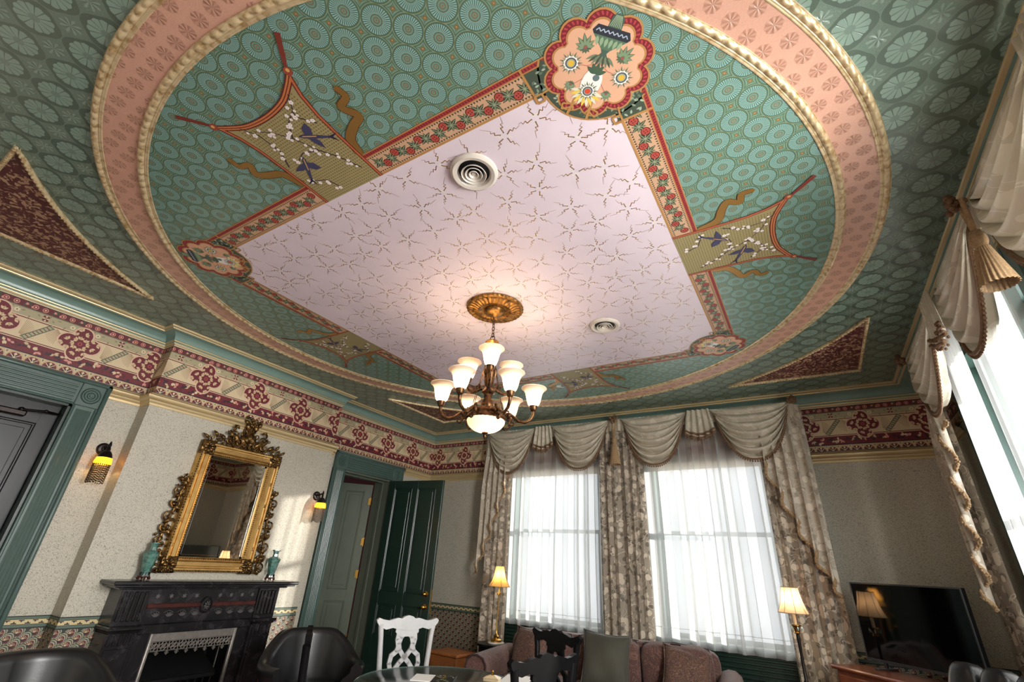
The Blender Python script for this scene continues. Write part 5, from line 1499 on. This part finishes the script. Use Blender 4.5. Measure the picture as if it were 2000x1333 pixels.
chair_spots = [(-3.29, 3.70, math.atan2(0.50, 0.27), M_CHGLARE, 'dining chair coloured white for window glare, with a pierced splat before the green door'),
               (-1.52, 2.965, math.atan2(-0.55, -0.17), M_BLACKL, 'black dining chair nearest the sofa pillow, its back towards the room'),
               (-2.00, 4.10, math.atan2(0.36, -0.93), M_BLACKL, 'black dining chair behind the table in front of the sofa'),
               (-3.10, 2.50, math.atan2(-0.628, 0.778)+0.0, M_BLACKL, 'black dining chair seen edge on before the leather tub chair')]
protos = {}
for x, y, ra, mat, lab in chair_spots:
    if mat.mat.name not in protos: protos[mat.mat.name] = t = dining_chair(mat)
    else: t = copy_tree(protos[mat.mat.name])
    t.location = (x, y, 0)
    fx, fy = {0: (0.88, -0.475), 1: (-0.955, 0.296), 2: (-0.36, -0.93), 3: (0.628, 0.778)}[chair_spots.index((x, y, ra, mat, lab))]
    t.rotation_euler = (0, 0, math.atan2(fy, fx)-PI/2)
    t.location = (x+fx*0.24, y+fy*0.24, 0); t.scale = (1.0, 1.0, 1.025)
    tag(t, lab, 'chair', 'dining chairs around the round table')

# round table
M_TABLE = plain('dark_table_top', (24, 24, 25), 0.16, var=0.1, **{'Specular IOR Level': 0.35})
M_GEDGE = Mat('green_glass_edge', (168, 196, 186), 0.08, **{'Coat Weight': 1.0})
tb = empty('round_table', (-2.324, 3.001, 0), 0, 'round dark dining table with a glass top', 'table')
G().lathe([(0.0, 0.748), (0.545, 0.748), (0.550, 0.744), (0.550, 0.722), (0.52, 0.712), (0.0, 0.712)], n=72).build('top', M_BLACKL, tb, 40)
G().lathe([(0.0, 0.760), (0.556, 0.760), (0.560, 0.757), (0.560, 0.752), (0.556, 0.7485), (0.0, 0.7485)], n=72).build('glass_top', M_TABLE, tb, 40)
G().lathe([(0.5580, 0.7490), (0.5645, 0.7545), (0.5580, 0.7612)], n=72).build('glass_rim', M_GEDGE, tb, 60)
G().lathe([(0.10, 0.71), (0.05, 0.66), (0.04, 0.60), (0.07, 0.52), (0.085, 0.42), (0.05, 0.34), (0.06, 0.28), (0.09, 0.22), (0.06, 0.16), (0.0, 0.15)], n=24).build('pedestal', M_BLACKL, tb, 45)
for k in range(4):
    a = k*PI/2+0.4; g = G(); g.tube([(0.04*math.cos(a), 0.04*math.sin(a), 0.22), (0.20*math.cos(a), 0.20*math.sin(a), 0.16), (0.36*math.cos(a), 0.36*math.sin(a), 0.05), (0.42*math.cos(a), 0.42*math.sin(a), 0.028)], [0.035, 0.032, 0.026, 0.028], 8); g.build('foot', M_BLACKL, tb, 50)
M_PAPER = plain('white_paper', (232, 230, 224), 0.5, var=0.03)
p = at(846, 1327, 0.761)
mg = empty('magazine', (p.x, p.y, 0.7602), 0.5, 'open magazine with dark printed page lying on the table', 'magazine')
G().box(-0.14, 0.0, -0.10, 0.10, 0.0, 0.006, c=0.001).build('page', M_PAPER, mg)
G().box(0.0005, 0.15, -0.11, 0.11, 0.0, 0.007, c=0.001).build('page', M_BLACKL, mg)
cvm = Cv(0.0002); rr = random.Random(8)
for k in range(26): cvm.leaf(rr.uniform(0.02, 0.14), rr.uniform(-0.10, 0.09), rr.uniform(0, 6.3), rr.uniform(0.02, 0.045), 0.008, rr.choice([(210, 190, 60), (200, 200, 190), (150, 90, 40), (120, 130, 110)]), 1)
cvm.build('printed_picture', lambda a, b, h: (a, b, 0.0072+h), [M_PRINT], mg)
p = at(1030, 1329, 0.761)
o = G().box(-0.10, 0.10, -0.14, 0.14, 0.0, 0.003, c=0.001).build('paper_sheet', M_PAPER); o.location = (p.x-0.06, p.y-0.05, 0.7602); o.rotation_euler = (0, 0, 0.3); tag(o, 'white sheet of paper on the table by the black chair', 'paper')
p = at(961, 1330, 0.765)
bx_ = empty('lidded_box', (p.x, p.y, 0.7602), 0.3, 'small cream box with a gold finial on its lid', 'box')
M_CREAMBOX = plain('cream_enamel', (218, 196, 156), 0.3, var=0.08)
G().box(-0.055, 0.055, -0.04, 0.04, 0.0, 0.020, c=0.004).build('box', M_CREAMBOX, bx_)
g = G(); g.add([(-0.058, -0.043, 0.0205), (0.058, -0.043, 0.0205), (0.058, 0.043, 0.0205), (-0.058, 0.043, 0.0205), (-0.02, -0.015, 0.036), (0.02, -0.015, 0.036), (0.02, 0.015, 0.036), (-0.02, 0.015, 0.036)], [(0, 3, 2, 1), (4, 5, 6, 7), (0, 1, 5, 4), (1, 2, 6, 5), (2, 3, 7, 6), (3, 0, 4, 7)]); ld = g.build('lid', M_CREAMBOX, bx_)
G().lathe([(0.0, 0.036), (0.010, 0.037), (0.005, 0.046), (0.011, 0.056), (0.010, 0.062), (0.0, 0.068)], n=12).build('finial', M_BRASS, ld, 50)

# leather tub chairs
def tub_chair():
    """faces +x"""
    t = empty('tub_chair')
    A = math.radians(128)
    def prof(th):
        k = abs(th)/A
        q = min(1.0, max(0.0, (k-0.22)/0.50)); h = 0.855-0.215*q*q*(3-2*q)
        return h
    def shell(u, v):
        th = -A+2*A*u
        h = prof(th); fl = 0.025+0.045*max(0.0, abs(th)/A-0.45)
        ri, ro, zb = 0.275, 0.375, 0.16
        loop = [(ro-0.03, zb), (ro-0.01, 0.40), (ro+0.02+fl, h-0.06), (ro+0.032+fl, h-0.025), (ro+0.012+fl, h), (ro-0.035+fl, h+0.004), (ro-0.068+fl, h-0.02), (ro-0.070+fl, h-0.06), (ri+0.01, 0.52), (ri, 0.40), (ri, zb)]
        r_, z = loop[int(round(v*(len(loop)-1)))]
        a = PI+th
        return (r_*math.cos(a)*0.98, r_*math.sin(a), z)
    g = G(); g.grid(shell, 49, 11)
    for e in (0, 1):
        vs = [shell(e, k/10) for k in range(11)]; g.add(vs, [tuple(range(11))])
    g.build('back_shell', M_LEATHER, t, 60)
    g = G(); cush(g, (0.06, 0, 0.415), (0.29, 0.265, 0.075), 0.42, 28, 12); g.build('seat', M_LEATHER, t, 180)
    g = G(); g.box(-0.25, 0.30, -0.24, 0.24, 0.15, 0.345, c=0.03); g.build('base', M_LEATHER, t, 40)
    for sx, sy in ((0.24, 0.2), (0.24, -0.2), (-0.24, 0.2), (-0.24, -0.2)):
        g = G(); g.lathe([(0.018, 0.0), (0.022, 0.03), (0.026, 0.16), (0.0, 0.165)], (sx, sy, 0), 12); g.build('leg', M_ROSEW, t, 45)
    return t
tc = tub_chair(); tc.location = (-3.98, 3.30, 0); tc.rotation_euler = (0, 0, math.atan2(-0.43, 0.90))
tag(tc, 'black leather tub chair between the fireplace and the open doors', 'chair', 'leather tub chairs')
t2 = copy_tree(tc); t2.location = (-3.98, 1.42, 0); t2.rotation_euler = (0, 0, -0.10)
tag(t2, 'black leather tub chair in front of the black door and dado', 'chair', 'leather tub chairs')

# sofa
M_SOFA = Mat('mauve_paisley_chenille', (108, 76, 70), 0.85, **{'Sheen Weight': 0.12})
_n = M_SOFA.noise(7, 2, 0.5, 3.0); _s = (_n*34.0).sin()
M_SOFA.color(M_SOFA.mix(_s.ss(0.55, 0.95), M_SOFA.mix(M_SOFA.noise(2.5, 2), (70, 46, 42), (92, 62, 56)), (110, 80, 68))); M_SOFA.bump(_s, 0.15, 0.003)
M_PILM = Mat('brown_paisley_pillow', (96, 66, 54), 0.8, **{'Sheen Weight': 0.1})
_n = M_PILM.noise(9, 2, 0.5, 3.5); _s = (_n*36.0).sin(); M_PILM.color(M_PILM.mix(_s.ss(0.5, 0.95), (72, 48, 40), (116, 86, 66)))
M_OLIVE = plain('olive_velvet', (58, 56, 44), 0.75, var=0.18, scale=6, **{'Sheen Weight': 0.2})
M_PIPE = plain('dark_piping', (52, 34, 32), 0.8)
sa = math.atan2(0.174, 0.985)
sf = empty('sofa', (-2.06, 5.52, 0), sa, 'mauve paisley sofa with rolled arms under the back windows', 'sofa')
# local: x along the sofa, -y towards the room
g = G(); cush(g, (0, 0.02, 0.56), (1.08, 0.13, 0.30), 0.25, 40, 14); g.build('back', M_SOFA, sf, 180)
for k in range(3):
    g = G(); x = -0.68+0.68*k
    cush(g, (x, -0.13, 0.665), (0.338, 0.115, 0.215), 0.38, 26, 14, M=Matrix.Rotation(0.16, 3, 'X')); cbk = g.build('back_cushion', M_SOFA, sf, 180)
    g = G(); g.tube([(x+0.325*s_*1.0, -0.13+yy, zz) for s_, yy, zz in ((-1, -0.05, 0.50), (-1, -0.015, 0.80), (-0.92, 0.0, 0.862), (0, 0.01, 0.885), (0.92, 0.0, 0.862), (1, -0.015, 0.80), (1, -0.05, 0.50))], 0.008, 6); g.build('piping', M_PIPE, cbk, 60)
    g = G(); cush(g, (x, -0.50, 0.42), (0.338, 0.36, 0.085), 0.35, 28, 12); g.build('seat_cushion', M_SOFA, sf, 180)
g = G(); g.box(-1.02, 1.02, -0.82, 0.10, 0.10, 0.345, c=0.03); g.build('base', M_SOFA, sf, 40)
for sg in (-1, 1):
    x = sg*1.12
    g = G()
    prof = [(-0.085, 0.08), (-0.085, 0.50), (-0.13, 0.53), (-0.15, 0.585), (-0.135, 0.645), (-0.085, 0.685), (-0.02, 0.69), (0.05, 0.665), (0.085, 0.61), (0.085, 0.08)]
    prof = [(a*(1 if sg > 0 else -1)*-1, b) for a, b in prof]
    def armf(u, v):
        a, b = prof[int(round(v*(len(prof)-1)))]; y = -0.86+0.96*u; s_ = 1.0
        return (x+a, y, b)
    g.grid(armf, 8, len(prof))
    for e in (0.0, 1.0): g.add([armf(e, k/(len(prof)-1)) for k in range(len(prof))], [tuple(range(len(prof)))])
    ar = g.build('arm', M_SOFA, sf, 50)
    g = G(); g.tube([(x+a*0.92, -0.866, 0.02+b*0.97) for a, b in prof[1:]], 0.010, 6); g.build('piping', M_PIPE, ar, 60)
for sx, sy in ((-0.98, -0.78), (0.98, -0.78), (-0.98, 0.05), (0.98, 0.05)):
    g = G(); g.lathe([(0.022, 0.0), (0.032, 0.06), (0.030, 0.10), (0.0, 0.10)], (sx, sy, 0), 12); g.build('leg', M_ROSEW, sf, 45)
SM = Matrix.Translation((-2.06, 5.52, 0)) @ Matrix.Rotation(sa, 4, 'Z')
def pillow(lx, ly, lz, w, h, mat, rz, tilt, label, roll=0.0):
    g = G()
    def fn(u, v):
        a, b = u*2-1, (v % 1.0)*2-1
        return None
    n_ = 17
    for side in (1, -1):
        def fs(u, v, side=side):
            a, b = u*2-1, v*2-1
            pin = 1-0.10*(1-abs(b)**2)*abs(a)**6; pin2 = 1-0.10*(1-abs(a)**2)*abs(b)**6
            th = 0.085*((1-a*a)**0.55)*((1-b*b)**0.55)
            return (a*w/2*pin, side*th-0.006*math.sin(5*a+3*b), b*h/2*pin2)
        g.grid(fs, n_, n_)
    o = g.build('throw_pillow', mat, None, 180)
    g = G(); loop = []
    for i in range(4):
        for k in range(10):
            t_ = k/10*2-1; a, b = [(t_, -1), (1, t_), (-t_, 1), (-1, -t_)][i]
            pin = 1-0.10*(1-abs(b)**2)*abs(a)**6; pin2 = 1-0.10*(1-abs(a)**2)*abs(b)**6
            loop.append((a*w/2*pin, 0, b*h/2*pin2))
    g.tube(loop, 0.008, 6, closed=True); g.build('corded_edge', mat, o, 60)
    p = SM @ Vector((lx, ly, lz)); o.location = p; o.rotation_euler = (tilt, roll, sa+rz)
    return tag(o, label, 'pillow', 'throw pillows on the sofa')
pillow(-0.78, -0.31, 0.69, 0.44, 0.42, M_PILM, -0.25, -0.30, 'brown paisley pillow at the lamp end of the sofa', 0.05)
pillow(0.02, -0.335, 0.70, 0.47, 0.48, M_OLIVE, 0.10, -0.30, 'plain olive velvet pillow in the middle of the sofa', 0.06)
pillow(0.77, -0.31, 0.665, 0.44, 0.41, M_PILM, 0.15, -0.32, 'brown paisley pillow at the television end of the sofa', 0.16)

# end tables and lamps
M_MARBLE = plain('white_marble', (222, 218, 210), 0.25, var=0.08, scale=6)
def end_table(x, y, z, r_, label):
    t = empty('end_table', (x, y, 0), 0, label, 'side table')
    G().lathe([(0.0, z), (r_-0.005, z), (r_, z-0.006), (r_, z-0.022), (r_-0.02, z-0.03), (0.0, z-0.03)], n=40).build('top', M_BLACKL, t, 40)
    G().lathe([(r_-0.03, z-0.03), (r_-0.03, z-0.11), (r_-0.045, z-0.11), (r_-0.045, z-0.03)], n=40).build('apron', M_BLACKL, t, 40)
    for k in range(3):
        a = k*2*PI/3+0.4; g = G(); q = r_-0.05
        g.tube([(q*math.cos(a), q*math.sin(a), z-0.06), (q*1.02*math.cos(a), q*1.02*math.sin(a), z*0.5), (q*0.85*math.cos(a), q*0.85*math.sin(a), 0.14), (q*1.05*math.cos(a), q*1.05*math.sin(a), 0.012)], [0.022, 0.018, 0.014, 0.016], 8); g.build('leg', M_BLACKL, t, 50)
LX, LY, LZ = -3.50, 5.54, 0.64
end_table(-3.53, 5.56, LZ, 0.22, 'small round black side table at the door end of the sofa')
M_SHADEA = translucent('amber_silk_shade', (240, 200, 120), w=0.6)
M_SHADEC = translucent('cream_silk_shade', (244, 218, 186), w=0.6)
lp = empty('table_lamp', (LX, LY, LZ+0.0005), 0.25, 'brass stick table lamp with a panelled amber shade beside the sofa', 'lamp')
g = G(); g.lathe([(0.0, 0.0), (0.095, 0.0), (0.100, 0.008), (0.095, 0.018), (0.0, 0.018)], n=28); g.build('marble_foot', M_MARBLE, lp, 40)
G().lathe([(0.068, 0.018), (0.070, 0.040), (0.058, 0.050), (0.030, 0.058), (0.034, 0.075), (0.020, 0.090), (0.012, 0.11), (0.0085, 0.14), (0.0075, 0.50), (0.011, 0.515), (0.008, 0.53), (0.012, 0.56), (0.006, 0.58), (0.005, 0.64)], n=8).build('stem', M_BRASS, lp, 30)
g = G()
for k in range(5):
    a = k*2*PI/5; g.tube([(0.006*math.cos(a), 0.006*math.sin(a), 0.515), (0.028*math.cos(a), 0.028*math.sin(a), 0.533), (0.048*math.cos(a), 0.048*math.sin(a), 0.520)], [0.005, 0.007, 0.002], 6)
g.build('leaf_collar', M_BRASS, lp, 50)
G().lathe([(0.052, 0.835), (0.060, 0.79), (0.074, 0.73), (0.100, 0.665), (0.142, 0.607)], n=6).build('shade', M_SHADEA, lp, 20)
g = G()
for k in range(6):
    a = k*PI/3; g.tube([(r_*math.cos(a), r_*math.sin(a), z) for r_, z in ((0.053, 0.835), (0.061, 0.79), (0.075, 0.73), (0.101, 0.665), (0.143, 0.607))], 0.003, 5)
g.tube([(0.053*math.cos(k*PI/3), 0.053*math.sin(k*PI/3), 0.835) for k in range(6)], 0.003, 5, closed=True); g.tube([(0.143*math.cos(k*PI/3), 0.143*math.sin(k*PI/3), 0.607) for k in range(6)], 0.0035, 5, closed=True)
g.build('shade_piping', M_TRIML, lp)
G().lathe([(0.0, 0.72), (0.016, 0.71), (0.022, 0.69), (0.014, 0.66), (0.010, 0.64)], n=12).build('bulb', M_SHADE, lp, 60)
lamp_light(lp, (0, 0, 0.735), 2.2, (1.0, 0.68, 0.36), 0.02)
RX, RY, RZt = -0.290, 5.72, 0.62
end_table(-0.33, 5.72, RZt, 0.20, 'small round black side table between the sofa and the television')
lp = empty('table_lamp', (RX, RY, RZt+0.0005), 0, 'dark candlestick lamp with a seamed cream shade beside the television', 'lamp')
G().lathe([(0.0, 0.0), (0.075, 0.0), (0.078, 0.012), (0.060, 0.026), (0.024, 0.036), (0.018, 0.06), (0.022, 0.075), (0.014, 0.09), (0.012, 0.30), (0.016, 0.40), (0.014, 0.44)], n=20).build('stem', M_DKMETAL, lp, 40)
G().lathe([(0.014, 0.44), (0.030, 0.452), (0.022, 0.462), (0.026, 0.49), (0.034, 0.505), (0.046, 0.512), (0.044, 0.518), (0.014, 0.520)], n=20).build('bobeche', M_BRASS, lp, 40)
G().lathe([(0.013, 0.520), (0.013, 0.66), (0.008, 0.665)], n=14).build('candle_sleeve', M_CREAMBOX, lp, 40)
g = G()
for k in range(5):
    a = k*2*PI/5; g.ball((0.044*math.cos(a), 0.044*math.sin(a), 0.488), (0.007, 0.007, 0.018), 7, 6); g.tube([(0.044*math.cos(a), 0.044*math.sin(a), 0.515), (0.044*math.cos(a), 0.044*math.sin(a), 0.50)], 0.0015, 4)
g.build('crystal_drops', M_GEDGE, lp)
sp_ = [(0.072, 0.828), (0.080, 0.775), (0.092, 0.715), (0.110, 0.655), (0.130, 0.612)]
G().lathe(sp_, n=32).build('shade', M_SHADEC, lp, 60)
g = G()
for k in range(8):
    a = k*PI/4+0.2; g.tube([(r_*math.cos(a), r_*math.sin(a), z) for r_, z in sp_], 0.0025, 5)
for r_, z in (sp_[0], sp_[-1]): g.tube([(r_*math.cos(k*PI/16), r_*math.sin(k*PI/16), z) for k in range(32)], 0.0035, 5, closed=True)
g.build('shade_piping', M_TRIML, lp)
lamp_light(lp, (0, 0, 0.725), 1.3, (1.0, 0.72, 0.44), 0.02)

# wooden chest by the door
M_OAK = Mat('honey_oak', (150, 92, 50), 0.4)
_x, _y, _z = M_OAK.xyz(); M_OAK.color(M_OAK.mix((_n if False else M_OAK.noise(6, 3, 0.5, 2.0)), (116, 66, 34), (178, 112, 62)))
wc = empty('wooden_chest', (-4.20, 5.62, 0), -0.06, 'small honey oak chest standing by the dark green door', 'chest')
G().box(-0.22, 0.22, -0.17, 0.17, 0.06, 0.44, c=0.006).build('body', M_OAK, wc)
G().box(-0.24, 0.24, -0.19, 0.19, 0.441, 0.472, c=0.008).build('lid', M_OAK, wc)
G().box(-0.18, 0.18, -0.182, -0.171, 0.12, 0.38, c=0.005).build('front_panel', M_OAK, wc)
G().box(-0.23, 0.23, -0.18, 0.18, 0.0, 0.06, c=0.006).build('plinth', M_OAK, wc)

# television on a corner cabinet
M_SCREEN = Mat('glossy_black_screen', (6, 6, 8), 0.05, **{'Specular IOR Level': 0.7})
M_BEZEL = plain('dark_silver_bezel', (84, 86, 90), 0.3, 0.7, var=0.05)
tva = math.atan2(-0.72, 0.70)
tx, ty = 0.222+0.3375, 5.85-0.3475
tv = empty('television', (tx, ty, 0.862), tva, 'flat black television reflecting two lit lamps in the corner', 'television')
tw = 0.968
G().box(-tw/2, tw/2, -0.010, 0.030, 0.055, 0.665, c=0.004).build('housing', M_BLACKL, tv)
G().box(-tw/2+0.012, tw/2-0.012, -0.0125, -0.0102, 0.075, 0.653).build('screen', M_SCREEN, tv)
g = G(); b_ = 0.012
for a, b, c_, d_ in ((-tw/2, tw/2, 0.653, 0.665), (-tw/2, tw/2, 0.055, 0.075), (-tw/2, -tw/2+b_, 0.075, 0.653), (tw/2-b_, tw/2, 0.075, 0.653)): g.box(a, b, -0.0155, -0.0101, c_, d_, c=0.001)
g.build('bezel', M_BEZEL, tv)
for sx in (-0.33, 0.33): G().box(sx-0.02, sx+0.02, -0.10, 0.11, 0.0, 0.014, c=0.003).build('stand_foot', M_BEZEL, tv); G().box(sx-0.012, sx+0.012, 0.0, 0.02, 0.014, 0.0545).build('stand_neck', M_BEZEL, tv)
M_CABW = Mat('reddish_cabinet_wood', (122, 66, 44), 0.25); M_CABW.color(M_CABW.mix(M_CABW.noise(5, 3, 0.5, 2.5), (88, 42, 28), (158, 92, 64)))
cb = empty('tv_cabinet', (tx-0.06, ty-0.06, 0), tva, 'reddish wooden cabinet set across the corner under the television', 'cabinet')
G().box(-0.56, 0.56, -0.20, 0.19, 0.08, 0.83, c=0.004).build('body', M_CABW, cb)
G().box(-0.60, 0.60, -0.23, 0.21, 0.8305, 0.861, c=0.010).build('top', M_CABW, cb)
G().box(-0.58, 0.58, -0.21, 0.20, 0.0, 0.08, c=0.006).build('plinth', M_CABW, cb)
for sx in (-1, 1):
    dr = G().box(min(sx*0.01, sx*0.53), max(sx*0.01, sx*0.53), -0.2185, -0.201, 0.12, 0.80, c=0.006).build('door', M_CABW, cb)
    G().ball((sx*0.05, -0.232, 0.5), 0.014).build('knob', M_BRASS, dr, 60)

# channel-backed leather armchair in front of the television
ac = empty('leather_armchair', (0.55, 4.05, 0), math.atan2(-0.60, -0.80)-PI/2, 'black leather armchair with a channelled back in front of the television', 'chair')
# faces +y
g = G(); g.box(-0.40, 0.40, -0.40, 0.34, 0.14, 0.36, c=0.03); g.build('base', M_LEATHER, ac, 40)
for k in range(4):
    g = G(); cush(g, (-0.30+0.20*k, -0.36, 0.70), (0.110, 0.095, 0.40), 0.55, 20, 16, M=Matrix.Rotation(0.10, 3, 'X')); g.build('back_channel', M_LEATHER, ac, 180)
g = G(); cush(g, (0, 0.03, 0.42), (0.30, 0.32, 0.085), 0.38, 26, 12); g.build('seat', M_LEATHER, ac, 180)
for sg in (-1, 1):
    g = G(); cush(g, (sg*0.385, 0.0, 0.42), (0.085, 0.38, 0.24), 0.42, 20, 12); g.build('arm', M_LEATHER, ac, 180)
for sx, sy in ((-0.34, 0.28), (0.34, 0.28), (-0.34, -0.34), (0.34, -0.34)):
    g = G(); g.lathe([(0.018, 0.0), (0.026, 0.14), (0.0, 0.14)], (sx, sy, 0), 10); g.build('leg', M_ROSEW, ac, 45)
